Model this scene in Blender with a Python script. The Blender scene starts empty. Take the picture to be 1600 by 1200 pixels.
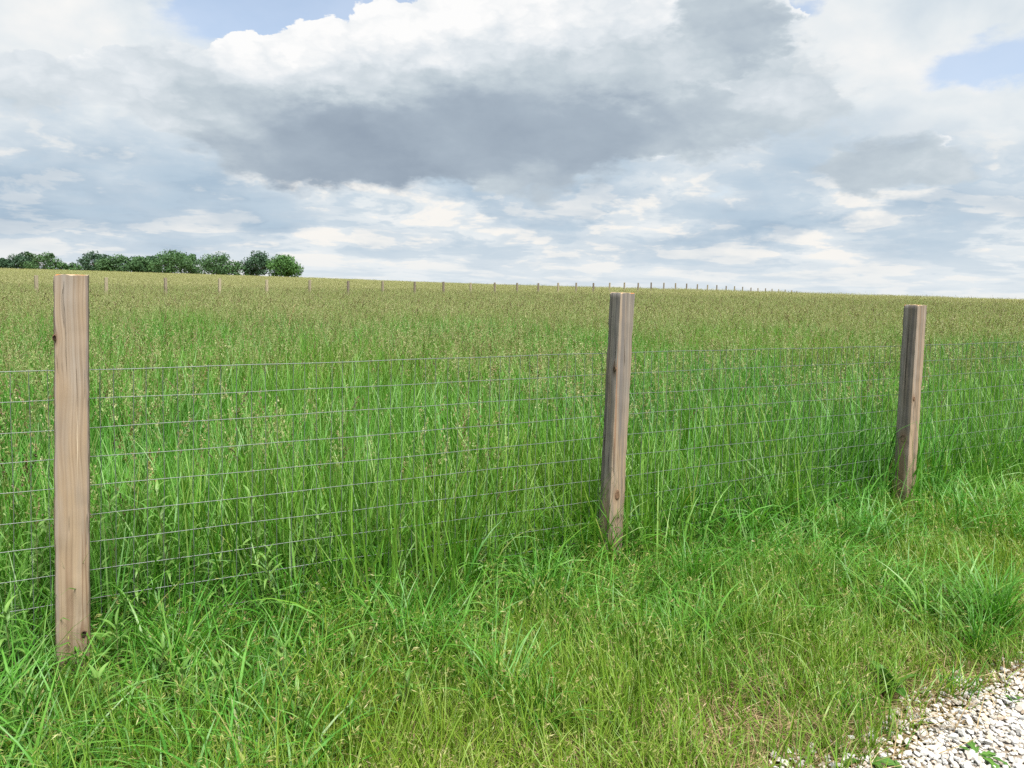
import bpy, bmesh, math, random
import numpy as np
from mathutils import Vector, Matrix, Euler

R = math.radians
scene = bpy.context.scene
COL = scene.collection

# ------------------------------------------------------------------ camera
EYE = 1.35
FOCAL_PX = 1200.0            # in pixels of a 1600 px wide frame
cam_data = bpy.data.cameras.new('camera')
cam_data.sensor_fit = 'HORIZONTAL'
cam_data.sensor_width = 36.0
cam_data.lens = 36.0 * FOCAL_PX / 1600.0
cam_data.shift_y = -0.0506
cam_data.clip_start = 0.05
cam_data.clip_end = 6000.0
cam = bpy.data.objects.new('camera', cam_data)
cam.location = (0, 0, EYE)
cam.rotation_euler = (Matrix.Rotation(R(90 - 3.5), 3, 'X') @ Matrix.Rotation(R(1.3), 3, 'Z')).to_euler()
COL.objects.link(cam)
scene.camera = cam

# ------------------------------------------------------------------ render
scene.render.engine = 'CYCLES'
cy = scene.cycles
cy.max_bounces = 6
cy.diffuse_bounces = 3
cy.glossy_bounces = 2
cy.transmission_bounces = 4
cy.transparent_max_bounces = 4
cy.caustics_reflective = False
cy.caustics_refractive = False
cy.use_denoising = False
scene.view_settings.view_transform = 'Standard'
scene.view_settings.look = 'None'
scene.view_settings.gamma = 1.0
scene.view_settings.exposure = 1.95
EXPOSE = 2.0 ** 1.95
# ------------------------------------------------------------------ world: nishita sky behind broken cloud
SUN_EL, SUN_AZ = R(62), R(152)       # high, behind the viewer's right shoulder, veiled by cloud
world = bpy.data.worlds.new('World')
scene.world = world
world.use_nodes = True
wn, wl = world.node_tree.nodes, world.node_tree.links
wn.clear()


class Net:
    """Small helper that writes node expressions."""
    def __init__(self, tree):
        self.n, self.l = tree.nodes, tree.links

    def put(self, sock, v):
        if v is None:
            return
        if isinstance(v, bpy.types.NodeSocket):
            self.l.new(v, sock)
        else:
            sock.default_value = v

    def m(self, op, a, b=None, c=None, clamp=False):
        nd = self.n.new('ShaderNodeMath')
        nd.operation = op
        nd.use_clamp = clamp
        for i, v in enumerate((a, b, c)):
            self.put(nd.inputs[i], v)
        return nd.outputs[0]

    def v(self, op, a, b=None, c=None):
        nd = self.n.new('ShaderNodeVectorMath')
        nd.operation = op
        for i, x in enumerate((a, b, c)):
            self.put(nd.inputs[i], x)
        return nd.outputs['Value'] if op in ('DOT_PRODUCT', 'LENGTH', 'DISTANCE') else nd.outputs[0]

    def comb(self, x, y, z=0.0):
        nd = self.n.new('ShaderNodeCombineXYZ')
        for i, v in enumerate((x, y, z)):
            self.put(nd.inputs[i], v)
        return nd.outputs[0]

    def sep(self, v):
        nd = self.n.new('ShaderNodeSeparateXYZ')
        self.put(nd.inputs[0], v)
        return nd.outputs

    def rng(self, v, a, b, c=0.0, d=1.0, smooth=False):
        nd = self.n.new('ShaderNodeMapRange')
        nd.interpolation_type = 'SMOOTHSTEP' if smooth else 'LINEAR'
        for i, x in enumerate((v, a, b, c, d)):
            self.put(nd.inputs[i], x)
        return nd.outputs[0]

    def noise(self, vec, scale, detail=3, rough=0.55, color=False, dist=0.0, lac=2.0):
        nd = self.n.new('ShaderNodeTexNoise')
        self.put(nd.inputs['Vector'], vec)
        nd.inputs['Scale'].default_value = scale
        nd.inputs['Detail'].default_value = detail
        nd.inputs['Roughness'].default_value = rough
        nd.inputs['Lacunarity'].default_value = lac
        nd.inputs['Distortion'].default_value = dist
        return nd.outputs[1 if color else 0]

    def mix(self, f, a, b, mode='MIX'):
        nd = self.n.new('ShaderNodeMix')
        nd.data_type = 'RGBA'
        nd.blend_type = mode
        self.put(nd.inputs[0], f)
        self.put(nd.inputs[6], a)
        self.put(nd.inputs[7], b)
        return nd.outputs[2]

    def ramp(self, f, stops):
        nd = self.n.new('ShaderNodeValToRGB')
        self.put(nd.inputs[0], f)
        e = nd.color_ramp.elements
        while len(e) < len(stops):
            e.new(0.5)
        for i, (p, c) in enumerate(stops):
            e[i].position = p
            e[i].color = (c[0], c[1], c[2], 1)
        return nd.outputs[0]


W = Net(world.node_tree)
tc = wn.new('ShaderNodeTexCoord')
sky_dir = tc.outputs['Generated']
dx, dy, dz = W.sep(sky_dir)[:]
dz = W.m('ABSOLUTE', dz)
az = W.m('MULTIPLY', W.m('ARCTAN2', dx, dy), 180 / math.pi)
el = W.m('MULTIPLY', W.m('ARCSINE', dz), 180 / math.pi)
# cloud sheet coordinates: flattened towards the horizon like a real cloud deck
flat = W.m('ADD', dz, 0.11)
sheet = W.comb(W.m('DIVIDE', dx, flat), W.m('DIVIDE', dy, flat), 0.0)
# uneven cloud edges: warp of the directions, coarse then fine
w1 = W.v('SUBTRACT', W.noise(sheet, 1.5, 4, 0.55, color=True), (0.5, 0.5, 0.5))
w2 = W.v('SUBTRACT', W.noise(W.v('MULTIPLY', sky_dir, (1, 1, 2.2)), 22, 5, 0.58, color=True), (0.5, 0.5, 0.5))
base = W.comb(az, W.m('MULTIPLY', el, 2.0), 0.0)
pos = W.v('ADD', base, W.v('MULTIPLY', w1, (9, 6, 0)))
pos = W.v('ADD', pos, W.v('MULTIPLY', w2, (7, 7, 0)))
sharp = W.v('ADD', base, W.v('MULTIPLY', w1, (5, 3, 0)))
sharp = W.v('ADD', sharp, W.v('MULTIPLY', w2, (4.5, 5.5, 0)))


def field(p, pts, bias_w, bias_b):
    """Smooth brightness field of the deck from (azimuth, elevation, reach, value)."""
    num, den = bias_b, bias_w
    num = W.m('MULTIPLY', bias_b, bias_w)
    for a, e, s, b in pts:
        d = W.v('DISTANCE', p, (a, 2 * e, 0))
        w = W.rng(d, 0.0, s, 1.0, 0.0, smooth=True)
        num = W.m('MULTIPLY_ADD', w, b, num)
        den = W.m('ADD', w, den)
    return W.m('DIVIDE', num, den)


def blobs(p, pts):
    out = 0.0
    for a, e, s, b in pts:
        d = W.v('DISTANCE', p, (a, 2 * e, 0))
        out = W.m('ADD', W.rng(d, 0.0, s, b, 0.0, smooth=True), out)
    return out

# (azimuth, elevation, reach, value) in degrees
DECK = [(-30.1, 15.7, 9, 0.97), (-28.3, 13, 8, 0.97), (-24.2, 14.9, 6, 0.9), (-32.2, 9.4, 7, 0.8), (-24.6, 9.9, 6, 0.82), (-28.4, 7.3, 8, 0.68), (-30.6, 4.2, 11, 0.42), (-21, 5.1, 9, 0.48), (-32.7, 2.3, 6, 0.5), (-25.8, 3.5, 7, 0.5), (-14.6, 6.8, 6, 0.74), (-8.7, 6.6, 6, 0.76), (-15.5, 4.7, 5, 0.7), (-13.7, 2.7, 4, 0.93), (-4.9, 4.4, 5, 0.9), (-9.6, 3.3, 4, 0.75), (2.1, 6.9, 6, 0.5), (-3.1, 7.9, 5, 0.5), (6.3, 7.6, 5, 0.58), (10, 8.3, 4, 0.75), (13.2, 7, 5, 0.66), (9.7, 4.7, 4, 0.9), (16, 4.7, 8, 0.42), (13.7, 5.6, 5, 0.55), (20.2, 6.9, 5, 0.78), (24.2, 6.8, 4, 0.95), (28.1, 4.8, 7, 0.48), (31.9, 7.3, 6, 0.6), (22.4, 3.1, 4, 0.85), (26.3, 3.4, 4, 0.88), (32.8, 3.3, 4, 0.9), (31, 16.8, 8, 0.88), (25.7, 16.3, 8, 0.9), (21.7, 17.5, 7, 0.9), (26.9, 13.9, 6, 0.86), (27.8, 11.5, 7, 0.76), (24.1, 10.1, 6, 0.74), (31.7, 10.8, 7, 0.76), (18, 9.1, 5, 0.7), (-26.6, 1.4, 5, 0.75), (-20.6, 2, 4, 0.75), (-0.1, 2.6, 5, 0.72), (7, 2.8, 5, 0.82), (-7.2, 1.5, 4, 0.85), (11.6, 2.4, 5, 0.8), (18.3, 2, 5, 0.82), (28.2, 2.1, 5, 0.8), (-32, 1.2, 5, 0.8), (-9.6, 5.2, 4, 0.85)]
MASS = [(-23.8, 12, 5, 0.66), (-15.5, 8.9, 6, 0.2), (-4.1, 10.4, 7, 0.22), (-21.4, 11.6, 6, 0.5), (-18.1, 9, 6, 0.34), (-26.5, 12.5, 4, 0.72), (-16.4, 16.6, 5, 0.97), (-11.6, 17.5, 5, 0.98), (-5.2, 18.9, 6, 1), (-0.5, 19.3, 5, 0.95), (3.2, 18.3, 5, 0.86), (-19.4, 15.7, 4, 0.93), (-22.6, 13.7, 5, 0.7), (-25.7, 13.3, 4, 0.78), (-17.7, 14.3, 6, 0.72), (-9.7, 14.5, 7, 0.7), (-2.8, 15.7, 6, 0.72), (1.9, 14.9, 6, 0.6), (-11.5, 9.4, 9, 0.08), (-15, 10.7, 8, 0.24), (-7.8, 9.3, 5, 0.15), (-18.9, 11.7, 5, 0.45), (-0.4, 12.3, 9, 0.2), (-6, 12.1, 8, 0.24), (4.4, 10.8, 8, 0.24), (9, 11.4, 6, 0.34), (13.5, 11.4, 6, 0.42), (15, 17.2, 5, 0.38), (13.2, 18.9, 4, 0.42), (17.1, 18.6, 3, 0.4), (11.1, 16.1, 5, 0.58), (7.9, 15.3, 6, 0.56), (6.5, 18.3, 5, 0.72), (19.9, 12, 6, 0.52), (22.3, 14.3, 5, 0.62), (19.8, 14.5, 5, 0.62), (26, 8.8, 5, 0.44), (23.4, 8.1, 4, 0.5), (28.7, 8.4, 4, 0.54), (-32.9, 11.7, 5, 0.7), (-5, 9, 4, 0.3), (2.1, 7.6, 5, 0.4)]
MASS_SHAPE = [(-23.4, 12, 7, 0.4), (-17.7, 10.5, 8, 0.4), (-20.6, 11.9, 9, 0.5), (-17.6, 9.2, 8, 0.5), (-0.3, 9.1, 7, 0.4), (-26.5, 12.5, 6, 0.45), (-5.1, 14.3, 17, 0.75), (-14.2, 12, 12, 0.7), (6.6, 14.9, 16, 0.75), (14.3, 14.8, 13, 0.7), (-16.4, 15.8, 6, 0.45), (-9.7, 16.6, 8, 0.5), (-4.2, 18.5, 8, 0.6), (1.8, 19.5, 9, 0.6), (14.5, 18.8, 9, 0.65), (-25.4, 13.4, 5.5, 0.55), (-21.4, 13.5, 7, 0.5), (-11.5, 9.6, 9, 0.55), (19.9, 12.8, 8, 0.55), (-0.3, 10.5, 9, 0.5), (7.2, 10.6, 8, 0.5), (26, 8.8, 5.5, 0.62), (23.4, 8.3, 4.5, 0.5), (28.6, 8.6, 5, 0.5), (-33, 11.7, 6, 0.9), (2.1, 7.6, 5, 0.55), (-2.2, 8.4, 5, 0.5), (-15, 8.9, 7, 0.5), (-8.7, 8.8, 6, 0.4), (4.4, 9.7, 6, 0.4), (12.6, 10.7, 7, 0.4)]
GAPS = [(-8.9, 18.9, 7, 1.1), (-13.3, 18.9, 8, 1.1), (-17.7, 18.3, 6, 0.9), (-22.2, 16.6, 6, 0.7), (-20.2, 17.8, 5, 0.7), (-7.9, 17.1, 3, 0.8), (30.8, 14.4, 5, 0.6), (29.1, 14.2, 3.5, 0.45), (32.8, 14, 4, 0.55), (20, 19, 3, 0.9), (14.6, 6.9, 2, 0.35), (22.4, 11.1, 3, 0.3), (32.1, 15.7, 3, 0.4), (22, 10.8, 3, 0.2), (-1.5, 19.9, 2, 0.6)]

n_deck = W.noise(sheet, 2.6, 4, 0.6)
rise = W.m('DIVIDE', W.m('MULTIPLY', el, 30.0), W.m("ADD", el, 13.0))
puffs = W.comb(W.m('MULTIPLY', az, 0.11), W.m('MULTIPLY', rise, 0.30), 0.0)
n_deck2 = W.noise(puffs, 1.0, 5, 0.52, dist=0.25)
bill = W.noise(W.v('MULTIPLY', sky_dir, (1, 1, 1.8)), 11, 6, 0.52, dist=0.3)
gen = W.m('MULTIPLY_ADD', n_deck, 0.9, 0.28)
back = field(pos, DECK, 0.12, gen)
back = W.m('ADD', back, W.m('MULTIPLY', W.m('SUBTRACT', n_deck2, 0.60), 1.05))
front = field(pos, MASS, 0.05, gen)
front = W.m('ADD', front, W.m('MULTIPLY', W.m('SUBTRACT', bill, 0.60), 0.36))
front = W.m('ADD', front, W.m('MULTIPLY', W.m('SUBTRACT', n_deck2, 0.5), 0.25))
vor = wn.new('ShaderNodeTexVoronoi')                # cauliflower heads
vor.voronoi_dimensions = '2D'
vor.feature = 'F1'
vor.normalize = True
wl.new(W.v('ADD', W.v('MULTIPLY', base, (0.0175, 0.0135, 0)), W.v('MULTIPLY', w2, (0.06, 0.06, 0))), vor.inputs['Vector'])
vor.inputs['Scale'].default_value = 15.0
vor.inputs['Detail'].default_value = 2.5
vor.inputs['Roughness'].default_value = 0.55
vor.inputs['Lacunarity'].default_value = 2.3
heads = W.m('SUBTRACT', 0.40, vor.outputs['Distance'])
front = W.m('ADD', front, W.m('MULTIPLY', heads, W.rng(front, 0.3, 0.75, 0.14, 0.62)))
cover = W.m('ADD', blobs(sharp, MASS_SHAPE), W.m('MULTIPLY', W.m('SUBTRACT', bill, 0.5), 0.3))
cover = W.m('ADD', cover, W.m('MULTIPLY', heads, 0.85))
soft = W.rng(front, 0.45, 0.8, 0.26, 0.035)
mask = W.rng(cover, W.m('SUBTRACT', 0.44, soft), W.m('ADD', 0.44, soft), 0.0, 1.0, smooth=True)
tone_stops = [(0.0, (0.28, 0.345, 0.43)), (0.28, (0.395, 0.47, 0.55)), (0.52, (0.56, 0.635, 0.69)),
              (0.75, (0.76, 0.81, 0.85)), (1.0, (0.985, 0.985, 0.98))]
back_stops = [(0.0, (0.30, 0.40, 0.53)), (0.3, (0.42, 0.54, 0.66)), (0.55, (0.60, 0.69, 0.77)),
              (0.78, (0.79, 0.84, 0.87)), (1.0, (0.985, 0.965, 0.94))]
c_back = W.ramp(W.m('ADD', back, 0.0, clamp=True), back_stops)
c_front = W.ramp(W.m('ADD', front, 0.0, clamp=True), tone_stops)
# blue gaps
nis = wn.new('ShaderNodeTexSky')
nis.sky_type = 'NISHITA'
nis.sun_disc = False
nis.sun_elevation = SUN_EL
nis.sun_rotation = SUN_AZ
nis.altitude = 200
nis.air_density = 1.0
nis.dust_density = 1.2
blue = W.v('MULTIPLY', nis.outputs[0], (0.05, 0.05, 0.05))
gap = W.m('ADD', blobs(sharp, GAPS), W.m('MULTIPLY', W.m('SUBTRACT', n_deck2, 0.5), 0.9))
far_gap = W.m('MULTIPLY', W.rng(el, 22, 32, 0.0, 1.0, smooth=True), W.rng(n_deck, 0.54, 0.62, 0.0, 0.6))
gapm = W.m('MAXIMUM', W.rng(gap, 0.25, 0.95, 0.0, 0.8, smooth=True), far_gap)
# small sunlit cumulus far off, low over the land, with shaded flat bases between
low = W.noise(W.comb(W.m('MULTIPLY', az, 0.145), W.m('MULTIPLY', rise, 0.50), 3.7), 1.0, 6, 0.60, dist=0.35)
vor2 = wn.new('ShaderNodeTexVoronoi')
vor2.voronoi_dimensions = '2D'
vor2.normalize = True
wl.new(W.v('ADD', W.comb(W.m('MULTIPLY', az, 0.24), W.m('MULTIPLY', rise, 0.46), 0.0), W.v('MULTIPLY', w2, (0.9, 0.9, 0))), vor2.inputs['Vector'])
vor2.inputs['Scale'].default_value = 1.0
vor2.inputs['Detail'].default_value = 2.0
vor2.inputs['Roughness'].default_value = 0.55
low = W.m('ADD', low, W.m('MULTIPLY', W.m('SUBTRACT', 0.40, vor2.outputs['Distance']), 0.40))
lowz = W.rng(el, 6.5, 12.0, 1.0, 0.0, smooth=True)
c_back = W.mix(W.m('MULTIPLY', W.rng(low, 0.50, 0.42, 0.0, 0.55, smooth=True), lowz), c_back, (0.50, 0.62, 0.73, 1))
c_back = W.mix(W.m('MULTIPLY', W.m('MULTIPLY', W.rng(low, 0.535, 0.62, 0.0, 0.9, smooth=True), lowz), W.rng(back, 0.4, 0.75, 0.3, 1.0)), c_back, (0.965, 0.935, 0.885, 1))
c_back = W.v('MULTIPLY', c_back, (1 / EXPOSE, 1 / EXPOSE, 1 / EXPOSE))
c_front = W.v('MULTIPLY', c_front, (1 / EXPOSE, 1 / EXPOSE, 1 / EXPOSE))
blue = W.mix(0.32, blue, (0.78 / EXPOSE, 0.85 / EXPOSE, 0.95 / EXPOSE, 1))      # thin veil over the gaps
c = W.mix(gapm, c_back, blue)
c = W.mix(mask, c, c_front)
# the deck pales into haze just above the land
hz = W.rng(el, 0.0, 3.2, 0.55, 0.0, smooth=True)
c = W.mix(hz, c, (0.80 / EXPOSE, 0.855 / EXPOSE, 0.89 / EXPOSE, 1))
bg = wn.new('ShaderNodeBackground')
wl.new(c, bg.inputs[0])
bg.inputs[1].default_value = 1.0
wo = wn.new('ShaderNodeOutputWorld')
wl.new(bg.outputs[0], wo.inputs[0])
world.cycles.sampling_method = 'MANUAL'
world.cycles.sample_map_resolution = 512

sun_data = bpy.data.lights.new('sun', 'SUN')
sun_data.energy = 3.7
sun_data.angle = R(32)
sun_data.color = (1.0, 0.96, 0.89)
sun = bpy.data.objects.new('sun', sun_data)
sd = Vector((math.sin(SUN_AZ) * math.cos(SUN_EL), math.cos(SUN_AZ) * math.cos(SUN_EL), math.sin(SUN_EL)))
sun.rotation_euler = sd.to_track_quat('Z', 'Y').to_euler()
sun.location = (0, 0, 30)
COL.objects.link(sun)
# ------------------------------------------------------------------ helpers
rng = np.random.default_rng(11)


def tag(o, label=None, cat=None, group=None, kind=None):
    if label:
        o['label'] = label
    if cat:
        o['category'] = cat
    if group:
        o['group'] = group
    if kind:
        o['kind'] = kind
    return o


def link(o, parent=None):
    COL.objects.link(o)
    if parent is not None:
        o.parent = parent
    return o


def mesh_obj(name, me, parent=None, loc=None):
    o = bpy.data.objects.new(name, me)
    if loc is not None:
        o.location = loc
    return link(o, parent)


def empty(name, loc, rz=0.0):
    o = bpy.data.objects.new(name, None)
    o.empty_display_size = 0.1
    o.location = loc
    o.rotation_euler = (0, 0, rz)
    return link(o)


def np_mesh(name, verts, faces, mat=None, smooth=True, attrs=None):
    """verts (N,3), faces (M,3) or (M,4) arrays; attrs: {name: (N,3) floats stored per point}."""
    me = bpy.data.meshes.new(name)
    verts = np.asarray(verts, np.float32)
    k = faces.shape[1]
    me.vertices.add(len(verts))
    me.vertices.foreach_set('co', verts.ravel())
    me.loops.add(faces.size)
    me.loops.foreach_set('vertex_index', faces.ravel().astype(np.int32))
    me.polygons.add(len(faces))
    me.polygons.foreach_set('loop_start', np.arange(0, faces.size, k, dtype=np.int32))
    me.polygons.foreach_set('use_smooth', np.full(len(faces), smooth))
    if attrs:
        for an, av in attrs.items():
            a = me.attributes.new(an, 'FLOAT_VECTOR', 'POINT')
            a.data.foreach_set('vector', np.asarray(av, np.float32).ravel())
    if mat:
        me.materials.append(mat)
    me.update()
    me.validate()
    return me


def new_mat(name):
    m = bpy.data.materials.new(name)
    m.use_nodes = True
    m.node_tree.nodes.clear()
    return m, Net(m.node_tree)


def finish(net, surf, disp=None):
    o = net.n.new('ShaderNodeOutputMaterial')
    net.l.new(surf, o.inputs[0])
    if disp is not None:
        net.l.new(disp, o.inputs[2])


def principled(net, color, rough=0.7, spec=0.3, normal=None):
    b = net.n.new('ShaderNodeBsdfPrincipled')
    net.put(b.inputs['Base Color'], color)
    net.put(b.inputs['Roughness'], rough)
    b.inputs['Specular IOR Level'].default_value = spec
    if normal is not None:
        net.l.new(normal, b.inputs['Normal'])
    return b.outputs[0]


def bump(net, height, strength=0.5, dist=0.01):
    b = net.n.new('ShaderNodeBump')
    b.inputs['Strength'].default_value = strength
    b.inputs['Distance'].default_value = dist
    net.put(b.inputs['Height'], height)
    return b.outputs[0]


def attr(net, name, kind='GEOMETRY'):
    a = net.n.new('ShaderNodeAttribute')
    a.attribute_name = name
    a.attribute_type = kind
    return a.outputs['Vector']


# ------------------------------------------------------------------ terrain: a low rise beyond the far fence
CTRL = np.array([
    (-14.7, 27.7, -.03), (-9.2, 34.9, .03), (-1.1, 45.7, .13), (5.7, 54.8, .31), (12.5, 63.8, .49), (18, 71, .47),
    (24.7, 80, .33), (31.5, 89, .20), (33, 50, .28), (24, 40, .20), (15, 25, .10), (0, 20, 0), (-20, 18, 0), (20, 14, .02),
    (0, 80, .47), (0, 120, .40), (-35, 130, .98), (-87, 130, 1.36), (-30, 60, .27), (-55, 78, .55), (-60, 130, 1.17),
    (-15, 105, .66), (60, 90, -.25), (90, 60, -.05), (50, 130, -.8), (0, 200, -.8), (-70, 220, .7), (-150, 220, 1.0), (-200, 130, 1.4),
    (-120, 60, .4), (0, 0, 0), (-30, 0, 0), (30, 0, 0), (0, -40, -.3), (-300, 300, .0), (0, 320, -2.5), (150, 200, -2.0),
    (300, 100, -1.5), (300, 300, -3.0), (-300, 0, .3), (0, -300, -1), (300, -100, -1), (-300, -200, -1)], float)


Z0 = -0.10                   # verge and drive lie a little below the datum at the fence


def tps(r2):
    return np.where(r2 > 0, r2 * np.log(np.maximum(r2, 1e-9)) * 0.5, 0.0)


_d2 = ((CTRL[:, None, :2] - CTRL[None, :, :2]) ** 2).sum(-1)
_K = tps(_d2) + np.eye(len(CTRL)) * 4.0
_P = np.c_[np.ones(len(CTRL)), CTRL[:, :2]]
_A = np.block([[_K, _P], [_P.T, np.zeros((3, 3))]])
_S = np.linalg.solve(_A, np.r_[CTRL[:, 2], np.zeros(3)])


def height(x, y):
    x = np.asarray(x, float)
    y = np.asarray(y, float)
    shp = x.shape
    x = x.ravel()
    y = y.ravel()
    r = np.hypot(x, y)
    k = np.minimum(1.0, 300 / np.maximum(r, 1e-6))
    xx, yy = x * k, y * k
    out = np.zeros_like(x)
    for a in range(0, len(x), 20000):
        s = slice(a, a + 20000)
        d2 = (xx[s, None] - CTRL[None, :, 0]) ** 2 + (yy[s, None] - CTRL[None, :, 1]) ** 2
        out[s] = tps(d2) @ _S[:-3] + _S[-3] + _S[-2] * xx[s] + _S[-1] * yy[s]
    t = np.clip((r - 9) / 18, 0, 1)
    out = out * t * t * (3 - 2 * t)
    out -= np.clip((r - 300) / 2500, 0, 1) * 6.0
    q = np.clip((r - 5) / 13, 0, 1)
    out += Z0 * (1 - q * q * (3 - 2 * q))
    return out.reshape(shp)


# drive edge: gravel lies on the viewer's side of this line
def drive_side(x, y):
    """metres from the drive edge, positive on the gravel"""
    e = np.asarray(x) * 0.539 - (np.asarray(y) - 1.668) * 0.842
    return e + 0.035 * np.sin(np.asarray(x) * 9.0) + 0.02 * np.sin(np.asarray(x) * 23.0 + 1.0)


# fence line through the three near posts
POSTS = [(-1.445, 2.508), (0.492, 3.656), (2.438, 4.666)]
FDIR = np.array([1.9415, 1.079])
FDIR /= np.hypot(*FDIR)
FNRM = np.array([-FDIR[1], FDIR[0]])          # towards the field
FORG = np.array([0.492, 3.650])


def fence_side(x, y):
    """metres behind the fence line (positive in the field)"""
    return (np.asarray(x) - FORG[0]) * FNRM[0] + (np.asarray(y) - FORG[1]) * FNRM[1]


def spaced(n, lim, k):
    t = np.linspace(-1, 1, n)
    return np.sinh(t * k) / np.sinh(k) * lim


gx = spaced(221, 3000, 7.0)
gy = spaced(221, 3000, 7.0) + 12
GX, GY = np.meshgrid(gx, gy)
GZ = height(GX, GY) - 0.0
n1 = len(gx)
gi = np.arange(n1 * n1).reshape(n1, n1)
gf = np.stack([gi[:-1, :-1], gi[:-1, 1:], gi[1:, 1:], gi[1:, :-1]], -1).reshape(-1, 4)

m_soil, T = new_mat('soil_and_thatch')
P_ = T.n.new('ShaderNodeNewGeometry').outputs['Position']
s1 = T.noise(P_, 3.0, 5, 0.6)
s2 = T.noise(P_, 60.0, 4, 0.65)
near_c = T.mix(s1, (0.06, 0.042, 0.022, 1), (0.12, 0.09, 0.042, 1))
near_c = T.mix(T.m('MULTIPLY', s2, 0.6), near_c, (0.05, 0.06, 0.02, 1))
far = T.rng(T.v('LENGTH', P_), 60, 140, 0, 1)
grass_c = T.mix(T.noise(P_, 0.15, 4, 0.6), (0.20, 0.19, 0.075, 1), (0.25, 0.22, 0.10, 1))
finish(T, principled(T, T.mix(far, near_c, grass_c), 0.95, 0.05, bump(T, s2, 0.6, 0.02)))
ground = mesh_obj('ground', np_mesh('ground', np.stack([GX, GY, GZ], -1).reshape(-1, 3), gf, m_soil))
tag(ground, kind='structure')

# ------------------------------------------------------------------ gravel drive
m_bed, T = new_mat('gravel_bed')
P_ = T.n.new('ShaderNodeNewGeometry').outputs['Position']
g1 = T.noise(P_, 90.0, 4, 0.7)
g2 = T.noise(P_, 9.0, 4, 0.6)
c = T.mix(g1, (0.24, 0.22, 0.19, 1), (0.38, 0.36, 0.33, 1))
c = T.mix(T.rng(g2, 0.4, 0.7), c, (0.13, 0.10, 0.07, 1))
finish(T, principled(T, c, 0.95, 0.1, bump(T, g1, 0.8, 0.01)))
# bed outline along the uneven edge, out behind the viewer
ex = np.linspace(-3.2, 5.2, 120)
ey = 1.668 + (ex * 0.539 + 0.035 * np.sin(ex * 9) + 0.02 * np.sin(ex * 23 + 1)) / 0.842 - 0.02
rows = []
for k, off in enumerate((0.0, 0.25, 0.8, 2.2, 4.0)):
    rows.append(np.c_[ex + 0.539 * off, ey - 0.842 * off, np.full_like(ex, -0.004 if k == 0 else 0.008)])
bv = np.concatenate(rows)
bi = np.arange(len(bv)).reshape(5, -1)
bf = np.stack([bi[:-1, :-1], bi[1:, :-1], bi[1:, 1:], bi[:-1, 1:]], -1).reshape(-1, 4)
drive = mesh_obj('gravel_drive', np_mesh('gravel_drive', bv, bf, m_bed), None, (0, 0, Z0))
tag(drive, kind='structure')

m_stone, T = new_mat('crushed_limestone')
oi = T.n.new('ShaderNodeObjectInfo').outputs['Random']
P_ = T.n.new('ShaderNodeTexCoord').outputs['Object']
tn = attr(T, 'tint')
rnd = T.m('FRACT', T.m('ADD', oi, T.sep(tn)[0]))
c = T.ramp(rnd, [(0.0, (0.31, 0.285, 0.25)), (0.3, (0.39, 0.38, 0.36)), (0.55, (0.34, 0.345, 0.345)), (0.72, (0.37, 0.30, 0.23)),
                 (0.86, (0.25, 0.26, 0.26)), (1.0, (0.42, 0.41, 0.39))])
sp = T.noise(P_, 120.0, 4, 0.65)
c = T.mix(T.rng(sp, 0.5, 0.75, 0.0, 0.45), c, (0.19, 0.15, 0.11, 1))
finish(T, principled(T, c, 0.85, 0.2, bump(T, sp, 0.5, 0.003)))


def hull_stone(seed, k=13):
    r = random.Random(seed)
    bm = bmesh.new()
    for _ in range(k):
        v = Vector((r.gauss(0, 1), r.gauss(0, 1), r.gauss(0, 1))).normalized() * r.uniform(0.82, 1.0)
        bm.verts.new((v.x * 0.5, v.y * 0.40, v.z * 0.30))
    res = bmesh.ops.convex_hull(bm, input=bm.verts)
    bmesh.ops.delete(bm, geom=[g for g in res['geom_interior'] if isinstance(g, bmesh.types.BMVert)], context='VERTS')
    bmesh.ops.triangulate(bm, faces=bm.faces)
    me = bpy.data.meshes.new('stone')
    bm.to_mesh(me)
    bm.free()
    a = me.attributes.new('tint', 'FLOAT_VECTOR', 'POINT')
    a.data.foreach_set('vector', np.zeros(len(me.vertices) * 3, np.float32))
    me.materials.append(m_stone)
    return me


stone_meshes = [hull_stone(s) for s in range(14)]
# stones in the part of the drive that the view takes in: jittered, packed two deep
sp_pts = []
r = random.Random(5)
yy = 1.2
while yy < 3.9:
    xx = -1.0
    while xx < 4.0:
        x = xx + r.uniform(-.009, .009)
        y = yy + r.uniform(-.009, .009)
        e = float(drive_side(x, y))
        if -0.05 < e < 1.7 and r.random() < (0.97 if e > 0.10 else 0.30 + 0.67 * max(0, e + .03) / 0.13):
            sp_pts.append((x, y, e))
        xx += 0.0155
    yy += 0.0138


def in_view(x, y):
    return y > 2.15 and 0.40 < x / y < 0.73


front_pts = [p for p in sp_pts if in_view(p[0], p[1])]
rest_pts = [p for p in sp_pts if not in_view(p[0], p[1])]
sized = [(p, min(0.042, max(0.013, r.lognormvariate(math.log(0.0200), 0.34)))) for p in front_pts]
sized.sort(key=lambda q: -q[1])
for (p, s) in sized[:300]:
    o = mesh_obj('stone', stone_meshes[r.randrange(14)], drive)
    o.location = (p[0], p[1], 0.010 + s * 0.16 + r.uniform(0, .005))
    o.rotation_euler = (r.uniform(-.4, .4), r.uniform(-.4, .4), r.uniform(0, 6.28))
    o.scale = (s, s * r.uniform(.8, 1.1), s * r.uniform(.8, 1.2))


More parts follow.
